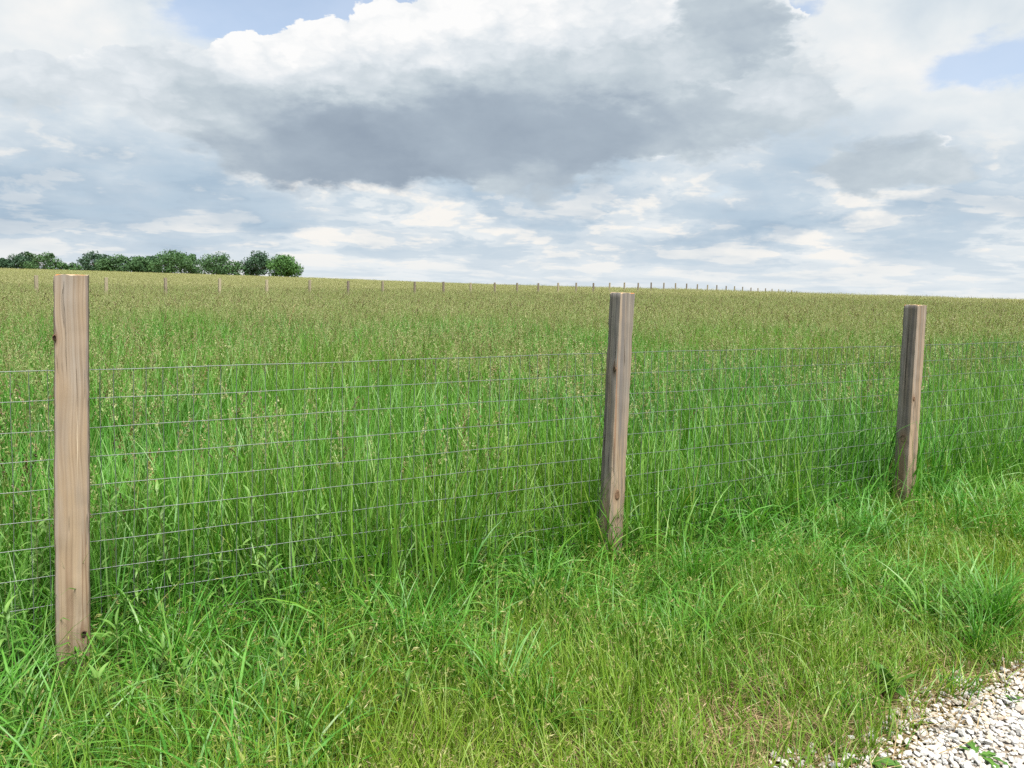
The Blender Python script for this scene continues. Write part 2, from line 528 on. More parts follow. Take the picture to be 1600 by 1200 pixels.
def bake_many(meshes, items, tints):
    """join many transformed copies into one vertex/face/tint set (triangles)"""
    vs, fs, ts, base = [], [], [], 0
    cache = []
    for me in meshes:
        co = np.empty(len(me.vertices) * 3, np.float32)
        me.vertices.foreach_get('co', co)
        fi = np.array([p.vertices[:] for p in me.polygons])
        cache.append((co.reshape(-1, 3), fi))
    for (k, M), tt in zip(items, tints):
        co, fi = cache[k]
        Mn = np.array(M)
        vs.append(co @ Mn[:3, :3].T + Mn[:3, 3])
        fs.append(fi + base)
        ts.append(np.repeat([[tt, 0, 0]], len(co), 0))
        base += len(co)
    return np.concatenate(vs), np.concatenate(fs), np.concatenate(ts)


items, tints = [], []
small = [p for p, s in sized[300:]]
for p in small + rest_pts:
    s = min(0.036, max(0.012, r.lognormvariate(math.log(0.019), 0.3)))
    M = Matrix.Translation((p[0], p[1], 0.009 + s * 0.12)) @ Euler((r.uniform(-.4, .4), r.uniform(-.4, .4), r.uniform(0, 6.28))).to_matrix().to_4x4() @ Matrix.Diagonal((s, s, s, 1))
    items.append((r.randrange(14), M))
    tints.append(r.random())
v_, f_, t_ = bake_many(stone_meshes, items, tints)
o = mesh_obj('gravel', np_mesh('gravel', v_, f_, m_stone, smooth=False, attrs={'tint': t_}), drive)
o['kind'] = 'stuff'
# ------------------------------------------------------------------ fence posts
FANG = math.atan2(FDIR[1], FDIR[0])


def wood_mat(name, tan, grey, dark, grey_side, grey_top, knots, seed, streak=0.5, stripes=(), split=0.85):
    """sawn softwood weathering to grey; knots: (face_axis, u, z, size) bend the grain round them"""
    m, T = new_mat(name)
    P_ = T.n.new('ShaderNodeTexCoord').outputs['Object']
    x, y, z = T.sep(P_)[:]
    N = T.n.new('ShaderNodeTexCoord').outputs['Normal']
    nx, ny, nz = T.sep(N)[:]
    front = T.rng(T.m('ABSOLUTE', ny), 0.5, 0.8)          # faces along the fence line, else the side faces
    u = T.m('ADD', T.m('MULTIPLY', x, front), T.m('MULTIPLY', y, T.m('SUBTRACT', 1.0, front)))
    ring = 0.0
    for (ax, ku, kz, ks) in knots:
        du = T.m('SUBTRACT', u, ku)
        dz = T.m('MULTIPLY', T.m('SUBTRACT', z, kz), 0.45)
        d2 = T.m('ADD', T.m('MULTIPLY', du, du), T.m('MULTIPLY', dz, dz))
        side = front if ax == 'f' else T.m('SUBTRACT', 1.0, front)
        g = T.m('MULTIPLY', T.m('POWER', 2.718, T.m('DIVIDE', d2, -(ks * ks * 2.2))), side)
        u = T.m('SUBTRACT', u, T.m('MULTIPLY', T.m('MULTIPLY', du, g), 0.8))
        ring = T.m('MAXIMUM', ring, g)
    wob = T.noise(T.comb(seed, 0.0, z), 2.2, 2, 0.5)
    gu = T.m('ADD', u, T.m('MULTIPLY', wob, 0.03))
    gv = T.comb(T.m('ADD', gu, seed), T.m('MULTIPLY', front, 3.0), T.m('MULTIPLY', z, 0.012))
    grain = T.noise(gv, 150.0, 4, 0.6)
    band = T.noise(gv, 42.0, 3, 0.55, dist=0.4)
    gf = T.noise(T.comb(T.m('ADD', gu, seed), front, T.m('MULTIPLY', z, 0.006)), 620.0, 3, 0.6)
    patch = T.noise(T.comb(T.m('ADD', gu, seed), T.m('MULTIPLY', front, 5.0), T.m('MULTIPLY', z, 0.16)), 17.0, 4, 0.6)
    gmask = T.m('ADD', T.m('MULTIPLY', T.m('SUBTRACT', patch, 0.5), 2.6), T.rng(z, 0.25, 1.35, 0.0, grey_top))
    gmask = T.m('ADD', gmask, T.m('MULTIPLY', T.m('SUBTRACT', 1.0, front), grey_side), clamp=True)
    c = T.mix(gmask, tan, grey)
    c = T.mix(T.rng(band, 0.46, 0.62, 0.0, streak), c, dark)
    c = T.mix(T.rng(grain, 0.42, 0.66, 0.0, 0.55), c, (dark[0] * .7, dark[1] * .7, dark[2] * .7, 1))
    c = T.mix(T.rng(gf, 0.5, 0.8, 0.0, 0.2), c, (min(1, grey[0] * 1.5), min(1, grey[1] * 1.5), min(1, grey[2] * 1.5), 1))
    for (ax, su, sw, sc_, st, z_lo, z_hi) in stripes:      # heartwood and weather stripes running up the face
        side = front if ax == 'f' else T.m('SUBTRACT', 1.0, front)
        off = T.m('ABSOLUTE', T.m('SUBTRACT', T.m('ADD', u, T.m('MULTIPLY', T.m('SUBTRACT', T.noise(T.comb(su * 90, 1.0, z), 3.0, 3, 0.6), 0.5), 0.014)), su))
        wv = T.rng(off, sw * 0.55, sw, 1.0, 0.0, smooth=True)
        wv = T.m('MULTIPLY', T.m('MULTIPLY', wv, side), T.m('MULTIPLY', T.rng(z, z_lo - .08, z_lo + .08), T.rng(z, z_hi + .08, z_hi - .08)))
        c = T.mix(T.m('MULTIPLY', wv, st), c, sc_)
    crack = T.rng(T.noise(T.comb(T.m('ADD', gu, seed + 2), front, T.m('MULTIPLY', z, 0.03)), 75.0, 2, 0.5), 0.655, 0.68)
    c = T.mix(T.m('MULTIPLY', crack, split), c, (0.03, 0.024, 0.02, 1))
    c = T.mix(T.rng(ring, 0.25, 1.0, 0.0, 0.65), c, (0.12, 0.075, 0.045, 1))
    # mud and damp at the foot
    foot = T.m('MULTIPLY', T.rng(z, 0.0, 0.35, 1.0, 0.0), T.rng(T.noise(P_, 14.0, 4, 0.6), 0.35, 0.65))
    c = T.mix(T.m('MULTIPLY', foot, 0.6), c, (0.075, 0.055, 0.035, 1))
    # end grain with resin
    endc = T.mix(T.rng(T.noise(P_, 35.0, 3, 0.5), 0.48, 0.56), (0.28, 0.23, 0.16, 1), (0.24, 0.10, 0.03, 1))
    c = T.mix(T.rng(nz, 0.6, 0.8), c, endc)
    h = T.m('SUBTRACT', T.m('MULTIPLY', grain, 0.6), T.m('MULTIPLY', crack, 1.2))
    finish(T, principled(T, c, 0.88, 0.12, bump(T, h, 0.7, 0.004)))
    return m


m_knot, T = new_mat('knot_wood')
P_ = T.n.new('ShaderNodeTexCoord').outputs['Object']
rr = T.v('LENGTH', T.v('MULTIPLY', P_, (1, 0, 0.8)))
rg = T.m('SINE', T.m('ADD', T.m('MULTIPLY', rr, 1500.0), T.m('MULTIPLY', T.noise(P_, 60, 3), 9)))
c = T.mix(T.rng(rg, -1, 1), (0.035, 0.022, 0.016, 1), (0.16, 0.095, 0.055, 1))
finish(T, principled(T, c, 0.8, 0.2))
m_hole, T = new_mat('knot_hole')
finish(T, principled(T, T.mix(T.noise(T.n.new('ShaderNodeTexCoord').outputs['Object'], 200), (0.008, 0.006, 0.005, 1), (0.03, 0.02, 0.014, 1)), 0.95, 0.05))


def post_mesh(w, h, seed, mat, lean=(0, 0), below=0.35, chip=0.004):
    r = np.random.default_rng(seed)
    na, nzz = 7, 70
    # outline of a square with slightly eased corners
    s = np.linspace(-1, 1, na)
    ring = [(t, -1) for t in s[:-1]] + [(1, t) for t in s[:-1]] + [(-t, 1) for t in s[:-1]] + [(-1, -t) for t in s[:-1]]
    ring = np.array(ring)
    corner = np.minimum(np.abs(ring[:, 0]), np.abs(ring[:, 1]))
    ease = 1 - 0.07 * np.clip((corner - 0.66) / 0.34, 0, 1)
    ring = ring * ease[:, None] * w / 2
    zs = np.r_[np.linspace(-below, h, nzz)]
    V = []
    ph = r.uniform(0, 6, 6)
    jag = r.normal(0, 1, (nzz, len(ring)))
    jag = (jag + np.roll(jag, 1, 0) + np.roll(jag, 1, 1)) / 3
    for i, z in enumerate(zs):
        q = ring * (1 + 0.012 * math.sin(z * 3 + ph[0]) + 0.006 * math.sin(z * 9 + ph[1]))
        n = q / np.linalg.norm(q, axis=1, keepdims=True)
        q = q + n * (jag[i] * 0.0017)[:, None]
        bow = 0.004 * math.sin(z * 2.1 + ph[2])
        tz = np.full(len(q), z)
        if i == nzz - 1:
            tz = tz + r.normal(0, 0.0015, len(q)) - chip * np.clip(-(q[:, 0] / (w / 2)) - 0.7, 0, 1) * 6
        V.append(np.c_[q[:, 0] + lean[0] * max(z, 0) + bow, q[:, 1] + lean[1] * max(z, 0), tz])
    V = np.concatenate(V)
    m = len(ring)
    F = []
    for i in range(nzz - 1):
        for j in range(m):
            k = (j + 1) % m
            F.append((i * m + j, i * m + k, (i + 1) * m + k, (i + 1) * m + j))
    # top: inset ring then cap, a touch domed
    top = V[(nzz - 1) * m:].copy()
    cen = top.mean(0)
    inn = cen + (top - cen) * 0.9
    inn[:, 2] = cen[2] + 0.003
    b = len(V)
    V = np.concatenate([V, inn, [cen + (0, 0, 0.004)]])
    for j in range(m):
        k = (j + 1) % m
        F.append(((nzz - 1) * m + j, (nzz - 1) * m + k, b + k, b + j))
    bm = bmesh.new()
    bv = [bm.verts.new(v) for v in V]
    for f in F:
        bm.faces.new([bv[i] for i in f])
    for j in range(m):
        bm.faces.new([bv[b + j], bv[b + (j + 1) % m], bv[b + m]])
    for f in bm.faces:
        f.smooth = True
    me = bpy.data.meshes.new('timber')
    bm.to_mesh(me)
    bm.free()
    me.materials.append(mat)
    try:
        me.set_sharp_from_angle(angle=R(35))
    except Exception:
        pass
    return me


def knot_mesh(rx, rz, hollow):
    """oval knot: raised rim round a dished or open centre, facing -Y"""
    bm = bmesh.new()
    n = 16
    prof = [(1.35, 0.0025), (1.0, -0.0035), (0.72, -0.0015), (0.45, -0.002)] if not hollow else [(1.3, 0.0025), (1.0, -0.004), (0.8, -0.0015)]
    rg = []
    for k, (s, y) in enumerate(prof):
        rg.append([bm.verts.new((math.cos(a) * rx * s * (1 + .12 * math.sin(3 * a + rx * 900)), y, math.sin(a) * rz * s)) for a in np.linspace(0, 2 * math.pi, n, endpoint=False)])
    for a, b in zip(rg, rg[1:]):
        for i in range(n):
            f = bm.faces.new((a[i], b[i], b[(i + 1) % n], a[(i + 1) % n]))
            f.smooth = True
    c = bm.verts.new((0, -0.0015 if not hollow else 0.0, 0))
    for i in range(n):
        f = bm.faces.new((rg[-1][i], c, rg[-1][(i + 1) % n]))
        f.material_index = 1 if hollow else 0
    if hollow:
        bm.faces.ensure_lookup_table()
        for f in bm.faces:
            if all(v in rg[1] or v in rg[2] for v in f.verts):
                f.material_index = 1
    bmesh.ops.recalc_face_normals(bm, faces=bm.faces)
    me = bpy.data.meshes.new('knot')
    bm.to_mesh(me)
    bm.free()
    me.materials.append(m_knot)
    me.materials.append(m_hole)
    return me


def add_post(xy, w, h, lean, mat, seed, label, knots):
    root = empty('fence_post', (xy[0], xy[1], Z0), FANG)
    tag(root, label, 'fence post', 'wooden posts of the near fence')
    mesh_obj('timber', post_mesh(w, h, seed, mat, lean), root, (0, 0, -Z0))
    for (ax, u, z, rx, rz, hollow) in knots:
        o = mesh_obj('knot', knot_mesh(rx, rz, hollow), root)
        if ax == 'f':
            o.location = (u + lean[0] * z, -w / 2 - 0.0008 + lean[1] * z, z - Z0)
        else:
            o.location = (-w / 2 - 0.0008 + lean[0] * z, u + lean[1] * z, z - Z0)
            o.rotation_euler = (0, 0, -math.pi / 2)
    return root


wm1 = wood_mat('wood_post_tan', (0.222, 0.168, 0.114, 1), (0.195, 0.174, 0.153, 1), (0.155, 0.108, 0.070, 1), 0.3, 0.55,
               [('f', -0.043, 1.15, .010), ('f', 0.028, 0.165, .014)], 1.3, 0.4,
               [('f', -0.047, .008, (0.17, 0.145, 0.13, 1), .6, .1, 2), ('f', 0.047, .005, (0.13, 0.105, 0.095, 1), .8, -1, 2), ('f', 0.036, .0028, (0.12, 0.075, 0.048, 1), .7, -1, .55),
                ('f', 0.026, .0025, (0.12, 0.075, 0.048, 1), .65, -1, .5), ('f', -0.012, .012, (0.135, 0.088, 0.056, 1), .6, -1, .42), ('f', 0.016, .0013, (0.42, 0.36, 0.27, 1), .95, .74, .86)], 0.25)
wm2 = wood_mat('wood_post_striped', (0.235, 0.175, 0.118, 1), (0.18, 0.168, 0.152, 1), (0.075, 0.066, 0.06, 1), 0.5, 0.75,
               [('s', -0.030, 0.965, .014), ('f', -0.002, 0.36, .013), ('f', -0.012, 0.11, .018)], 5.1, 0.45,
               [('f', 0.010, .011, (0.095, 0.088, 0.085, 1), .85, .60, 2), ('f', -0.036, .008, (0.31, 0.265, 0.215, 1), .7, .35, 2), ('f', -0.014, .005, (0.17, 0.10, 0.06, 1), .7, .55, 1.3),
                ('s', -0.02, .012, (0.12, 0.115, 0.115, 1), .6, .5, 2), ('s', 0.02, .006, (0.07, 0.065, 0.062, 1), .7, .3, 2), ('f', 0.030, .006, (0.13, 0.11, 0.095, 1), .5, -1, .7),
                ('f', 0.006, .0018, (0.02, 0.015, 0.012, 1), .95, .52, .60), ('f', -0.020, .0016, (0.02, 0.015, 0.012, 1), .9, .54, .60)])
wm3 = wood_mat('wood_post_dark', (0.25, 0.185, 0.125, 1), (0.175, 0.163, 0.15, 1), (0.07, 0.06, 0.05, 1), 0.55, 0.6,
               [('s', -0.006, 0.47, .022), ('f', -0.03, 0.72, .012)], 9.7, 0.5,
               [('s', 0.004, .004, (0.03, 0.026, 0.024, 1), .9, .75, 1.15), ('s', -0.02, .010, (0.075, 0.07, 0.068, 1), .7, .5, 2), ('s', 0.03, .010, (0.19, 0.175, 0.165, 1), .6, .6, 2),
                ('f', -0.01, .004, (0.15, 0.10, 0.065, 1), .7, -1, 2), ('f', 0.02, .003, (0.13, 0.09, 0.06, 1), .7, .3, 2), ('s', 0.0, .03, (0.13, 0.085, 0.05, 1), .6, -1, .4)])
add_post(POSTS[0], 0.100, 1.350, (0.0, 0.0), wm1, 3,
         'pale tan square wooden fence post, nearest and leftmost of the three', [('f', -0.044, 1.15, .0045, .009, True), ('f', 0.028, 0.165, .007, .010, True)])
add_post(POSTS[1], 0.090, 1.325, (0.030, 0.0), wm2, 8,
         'leaning wooden fence post streaked grey and tan, with rusty orange stain on top', [('s', -0.030, 0.965, .009, .011, True), ('f', -0.002, 0.36, .011, .020, False), ('f', -0.012, 0.11, .012, .018, False)])
add_post(POSTS[2], 0.094, 1.285, (0.006, 0.0), wm3, 21,
         'dark weathered fence post with large cracked knot, farthest right of the three', [('s', -0.006, 0.47, .016, .020, True), ('f', -0.03, 0.72, .006, .012, False)])

# ------------------------------------------------------------------ woven wire netting stapled to the field side of the posts
m_wire, T = new_mat('galvanised_wire')
P_ = T.n.new('ShaderNodeTexCoord').outputs['Object']
c = T.mix(T.noise(P_, 25, 3), (0.065, 0.08, 0.073, 1), (0.115, 0.135, 0.125, 1))
b = T.n.new('ShaderNodeBsdfPrincipled')
T.put(b.inputs['Base Color'], c)
b.inputs['Metallic'].default_value = 0.25
b.inputs['Roughness'].default_value = 0.45
finish(T, b.outputs[0])


def rod_mesh(name, pts, rad, n=6):
    pts = [Vector(p) for p in pts]
    vs, fs = [], []
    for i, p in enumerate(pts):
        t = (pts[min(i + 1, len(pts) - 1)] - pts[max(i - 1, 0)]).normalized()
        a = t.orthogonal().normalized() if abs(t.z) > .9 else Vector((0, 0, 1)).cross(t).normalized()
        b_ = t.cross(a)
        for k in range(n):
            an = 2 * math.pi * k / n
            vs.append(p + (a * math.cos(an) + b_ * math.sin(an)) * rad)
    for i in range(len(pts) - 1):
        for k in range(n):
            fs.append((i * n + k, i * n + (k + 1) % n, (i + 1) * n + (k + 1) % n, (i + 1) * n + k))
    return np_mesh(name, np.array(vs), np.array(fs), m_wire)


net_org = FORG + FNRM * 0.052
net = empty('wire_netting', (net_org[0], net_org[1], 0.0), FANG)
tag(net, 'galvanised wire mesh fence stretched along the three near wooden posts', 'wire fence')
S0, S1 = -3.1, 5.3            # run along the fence line
GAP = 0.1016
rr_ = random.Random(4)
for k in range(12):
    z = 1.030 - k * GAP
    ph = rr_.uniform(0, 6)
    pts = [(s, 0.003 * math.sin(s * 2.3 + ph), z + 0.0035 * math.sin(s * 1.4 + ph) + 0.0012 * math.sin(s * 9 + ph * 3)) for s in np.linspace(S0, S1, 60)]
    mesh_obj('line_wire', rod_mesh('line_wire', pts, 0.00125 if k else 0.0015), net)
stay_meshes = []
for k in range(5):
    ph = rr_.uniform(0, 6)
    stay_meshes.append(rod_mesh('stay_wire', [(0.0016 * math.sin(z * 11 + ph), 0.0035 + 0.001 * math.sin(z * 5 + ph), z) for z in np.linspace(-0.09, 1.034, 15)], 0.0012, 5))
nst = int((S1 - S0) / 0.0508)
for k in range(nst):
    o = mesh_obj('stay_wire', stay_meshes[rr_.randrange(5)], net)
    o.location = (S0 + 0.02 + k * 0.0508 + rr_.uniform(-.002, .002), 0, 0)
    o.rotation_euler = (0, rr_.uniform(-.006, .006), 0)

# ------------------------------------------------------------------ far fence posts
m_far, T = new_mat('grey_post_wood')
P_ = T.n.new('ShaderNodeTexCoord').outputs['Object']
oi = T.n.new('ShaderNodeObjectInfo').outputs['Random']
c = T.mix(oi, (0.15, 0.125, 0.10, 1), (0.33, 0.29, 0.19, 1))
c = T.mix(T.rng(T.noise(T.v('MULTIPLY', P_, (1, 1, .06)), 60, 4), .35, .7, 0, .6), c, (0.065, 0.055, 0.05, 1))
finish(T, principled(T, c, 0.9, 0.1))
far_mesh = [post_mesh(0.095, 1.35, 40 + k, m_far, (0, 0), 0.2) for k in range(3)]
rf = random.Random(9)
FAR0 = np.array([-14.655, 27.66])
FARD = np.array([1.3578, 1.8066])
ordn = ['first', 'second', 'third', 'fourth', 'fifth', 'sixth', 'seventh', 'eighth', 'ninth', 'tenth', 'eleventh', 'twelfth', 'thirteenth', 'fourteenth', 'fifteenth', 'sixteenth',
        'seventeenth', 'eighteenth', 'nineteenth', 'twentieth', 'twenty-first', 'twenty-second', 'twenty-third', 'twenty-fourth', 'twenty-fifth', 'twenty-sixth', 'twenty-seventh',
        'twenty-eighth', 'twenty-ninth', 'thirtieth', 'thirty-first', 'thirty-second', 'thirty-third', 'thirty-fourth', 'thirty-fifth', 'thirty-sixth', 'thirty-seventh', 'thirty-eighth']
for k in range(-1, 37):
    p = FAR0 + FARD * k
    o = mesh_obj('distant_fence_post', far_mesh[(k * 7) % 3])
    o.location = (p[0], p[1], float(height(p[0], p[1])) + rf.uniform(-.02, .02))
    o.rotation_euler = (rf.uniform(-.02, .02), rf.uniform(-.02, .02), math.atan2(FARD[1], FARD[0]) + rf.uniform(-.1, .1))
    n = k + 1
    if n < 8:
        lab = 'grey wooden post of the far fence, %s from the left, standing in tan grass' % ordn[n]
    else:
        lab = 'small grey post of the far fence against sky, %s from the left' % ordn[n]
    tag(o, lab, 'fence post', 'wooden posts of the far fence')
# ------------------------------------------------------------------ grass: blades, flowering stalks and thatch
def blades(n, area, L, w, th0, bend, K=5, seed=0, droop=1.6, twist=0.5, base=None, az=None, kind=0.0, z0=-0.02):
    """n tapered ribbons. L, w, th0, bend: (low, high). Returns verts, quads, tint(random, along, kind)."""
    r = np.random.default_rng(seed)
    if base is None:
        base = np.c_[r.uniform(-area, area, (n, 2)), np.full(n, z0)]
    az = r.uniform(0, 2 * np.pi, n) if az is None else az
    Ln = r.uniform(*L, n)
    wd = r.uniform(*w, n)
    t0 = r.uniform(*th0, n)
    bd = r.uniform(*bend, n)
    tt = np.linspace(0, 1, K + 1)
    th = t0[:, None] + bd[:, None] * tt[None] ** droop
    ds = Ln[:, None] / K
    sx = np.concatenate([np.zeros((n, 1)), np.cumsum(np.sin(th[:, :-1] * .5 + th[:, 1:] * .5) * ds, 1)], 1)
    sz = np.concatenate([np.zeros((n, 1)), np.cumsum(np.cos(th[:, :-1] * .5 + th[:, 1:] * .5) * ds, 1)], 1)
    d = np.stack([np.cos(az), np.sin(az), np.zeros(n)], -1)
    cen = base[:, None, :] + d[:, None, :] * sx[..., None]
    cen[..., 2] += sz
    tw = r.uniform(-twist, twist, n)[:, None] + r.uniform(-1, 1, n)[:, None] * tt[None] * twist
    side0 = np.stack([-np.sin(az), np.cos(az), np.zeros(n)], -1)[:, None, :]
    nrm = np.stack([np.cos(th) * np.cos(az)[:, None], np.cos(th) * np.sin(az)[:, None], -np.sin(th)], -1)
    side = side0 * np.cos(tw)[..., None] + nrm * np.sin(tw)[..., None]
    prof = np.minimum(1.0, 0.55 + tt * 2.2) * (1 - tt ** 2.2) + 0.02
    half = side * (wd[:, None] * prof[None] * 0.5)[..., None]
    V = np.stack([cen - half, cen + half], 2).reshape(n, -1, 3)
    m = 2 * (K + 1)
    q = np.array([(2 * i, 2 * i + 1, 2 * i + 3, 2 * i + 2) for i in range(K)])
    F = (q[None] + (np.arange(n) * m)[:, None, None]).reshape(-1, 4)
    rd = r.uniform(0, 1, n)
    tint = np.stack([np.repeat(rd[:, None], m, 1), np.repeat(tt[None], n, 0).repeat(2, 1), np.full((n, m), kind)], -1)
    return V.reshape(-1, 3), F, tint.reshape(-1, 3), cen, th, az


def spikelets(cen_pts, dirs, size, asp, seed, rd, kind):
    """small pointed husks: a bent diamond each (two quads would be waste: one quad)"""
    r = np.random.default_rng(seed)
    n = len(cen_pts)
    dirs = dirs / np.linalg.norm(dirs, axis=1, keepdims=True)
    a = r.normal(0, 1, (n, 3))
    s = np.cross(dirs, a)
    s /= np.linalg.norm(s, axis=1, keepdims=True) + 1e-9
    L = (size * r.uniform(.75, 1.3, n))[:, None]
    V = np.stack([cen_pts, cen_pts + dirs * L * .45 + s * L * asp, cen_pts + dirs * L, cen_pts + dirs * L * .45 - s * L * asp], 1)
    F = np.arange(n * 4).reshape(n, 4)
    tint = np.stack([np.repeat(rd[:, None], 4, 1), np.repeat(np.array([[.2, .6, 1, .6]]), n, 0), np.full((n, 4), kind)], -1)
    return V.reshape(-1, 3), F, tint.reshape(-1, 3)


def culms(n, area, L, seed, head=0.15, ns=34, size=0.010, asp=0.19, spread=0.02, w=0.0022, bend=(.1, .5), kind=1.0, droop=2.2, nod=0.6, z0=-0.02, base=None):
    """flowering stalks, each with a panicle of husks along its top"""
    r = np.random.default_rng(seed + 77)
    V, F, Tn, cen, th, az = blades(n, area, L, (w, w * 1.3), (0.0, .13), bend, 7, seed, droop, .4, base=base, kind=kind, z0=z0)
    tt = np.linspace(0, 1, 8)
    Lf = np.linalg.norm(np.diff(cen, axis=1), axis=2).sum(1)
    VV, FF, TT = [V], [F], [Tn]
    base_i = len(V)
    hf = np.clip(head * r.uniform(.7, 1.25, n) / Lf, 0.05, 0.5)
    nb0 = max(4, ns // 7)
    s = np.clip((r.integers(0, nb0, (n, ns)) + r.normal(.5, .22, (n, ns))) / nb0, 0, 1)
    ts = 1 - hf[:, None] * (1 - s)
    idx = np.clip((ts * 7).astype(int), 0, 6)
    fr = ts * 7 - idx
    ii = np.arange(n)[:, None]
    P = cen[ii, idx] * (1 - fr[..., None]) + cen[ii, idx + 1] * fr[..., None]
    tan = cen[ii, idx + 1] - cen[ii, idx]
    tan /= np.linalg.norm(tan, axis=2, keepdims=True) + 1e-9
    nb = max(4, ns // 7)                       # husks sit in tufts on side branches
    br = r.normal(0, 1, (n, nb, 3))
    which = np.clip((s * nb).astype(int), 0, nb - 1)
    off = br[ii, which] + r.normal(0, .35, (n, ns, 3))
    off /= np.linalg.norm(off, axis=2, keepdims=True)
    wide = (1 - s) ** .6 * np.clip(s * 6 + .35, 0, 1)
    d1 = np.stack([np.cos(az), np.sin(az), np.zeros(n)], -1)[:, None, :]
    P2 = P + off * (spread * r.uniform(.2, 1, (n, ns)) * wide)[..., None] + d1 * (spread * .5 * wide)[..., None]
    dr = tan * 1.0 + off * .55 - np.array([0, 0, nod]) * r.uniform(0, 1, (n, ns))[..., None]
    rd = np.repeat(r.uniform(0, 1, n)[:, None], ns, 1) * .8 + r.uniform(0, .2, (n, ns))
    v, f, t = spikelets(P2.reshape(-1, 3), dr.reshape(-1, 3), size, asp, seed + 5, rd.ravel(), kind + 1.0)
    VV.append(v)
    FF.append(f + base_i)
    TT.append(t)
    return np.concatenate(VV), np.concatenate(FF), np.concatenate(TT)


def merge(parts):
    vs, fs, ts, b = [], [], [], 0
    for p in parts:
        vs.append(p[0])
        fs.append(p[1] + b)
        ts.append(p[2])
        b += len(p[0])
    return np.concatenate(vs), np.concatenate(fs), np.concatenate(ts)


# tint.z: 0 green blade, 1 stalk, 2 husks (field), 3 stalk (verge), 4 husks (verge), 5 dead straw, 6 broad leaf,
# 7 and 8 stalk and dark brown spike, 9 and 10 stalk and pale ripe head
m_grass, T = new_mat('grass')
tn = T.sep(attr(T, 'tint'))
rd, al, kd = tn[0], tn[1], tn[2]
inst = T.sep(attr(T, 'hue', 'INSTANCER'))
P_ = T.n.new('ShaderNodeNewGeometry').outputs['Position']
big = T.noise(T.v('MULTIPLY', P_, (1, 1, 0)), 0.35, 3, 0.55)
rmix = T.m('FRACT', T.m('ADD', T.m('MULTIPLY', rd, 0.999), T.m('MULTIPLY', inst[0], 0.37)))
blade = T.ramp(rmix, [(0.0, (0.030, 0.130, 0.013)), (0.35, (0.052, 0.190, 0.021)), (0.7, (0.085, 0.240, 0.032)), (0.88, (0.120, 0.265, 0.062)), (0.96, (0.13, 0.25, 0.10)), (1.0, (0.22, 0.22, 0.07))])
blade = T.mix(T.rng(big, 0.4, 0.68, 0.0, 0.55), blade, T.mix(rmix, (0.068, 0.185, 0.014, 1), (0.120, 0.235, 0.028, 1)))
blade = T.mix(inst[1], blade, T.mix(rmix, (0.115, 0.20, 0.012, 1), (0.20, 0.25, 0.024, 1)))       # yellower places
blade = T.mix(T.rng(al, 0.0, 0.3, 0.40, 0.0), blade, (0.12, 0.13, 0.035, 1))                   # pale sheath at the foot
stalk = T.mix(rmix, (0.14, 0.215, 0.065, 1), (0.24, 0.24, 0.10, 1))
husk = T.ramp(rmix, [(0.0, (0.165, 0.25, 0.070)), (0.45, (0.23, 0.28, 0.105)), (0.75, (0.29, 0.30, 0.145)), (0.9, (0.24, 0.20, 0.09)), (1.0, (0.12, 0.09, 0.05))])
stalk2 = T.mix(rmix, (0.11, 0.18, 0.03, 1), (0.20, 0.20, 0.055, 1))
husk2 = T.ramp(rmix, [(0.0, (0.14, 0.21, 0.035)), (0.5, (0.21, 0.25, 0.06)), (0.8, (0.30, 0.28, 0.12)), (1.0, (0.27, 0.19, 0.10))])
straw = T.mix(rmix, (0.16, 0.105, 0.055, 1), (0.40, 0.31, 0.17, 1))
broad = T.mix(rmix, (0.07, 0.16, 0.03, 1), (0.15, 0.24, 0.07, 1))
c = blade
spike = T.mix(rmix, (0.06, 0.045, 0.03, 1), (0.19, 0.15, 0.075, 1))
ripe = T.mix(rmix, (0.24, 0.265, 0.11, 1), (0.36, 0.345, 0.18, 1))
for k, cc in ((1, stalk), (2, husk), (3, stalk2), (4, husk2), (5, straw), (6, broad), (7, stalk), (8, spike), (9, stalk), (10, ripe)):
    c = T.mix(T.m('GREATER_THAN', kd, k - 0.5), c, cc)
pb = principled(T, c, 0.45, 0.32)
tr = T.n.new('ShaderNodeBsdfTranslucent')
T.put(tr.inputs[0], T.mix(1.0, c, (0.95, 1.05, 0.45, 1), "MULTIPLY"))
mx = T.n.new('ShaderNodeMixShader')
mx.inputs[0].default_value = 0.38
T.l.new(pb, mx.inputs[1])
T.l.new(tr.outputs[0], mx.inputs[2])
finish(T, mx.outputs[0])


def variants(name, count, fn):
    coll = bpy.data.collections.new(name)
    for k in range(count):
        v, f, t = fn(k)
        me = np_mesh(name, v, f, m_grass, attrs={'tint': t})
        coll.objects.link(bpy.data.objects.new('%s_%02d' % (name, k), me))
    return coll


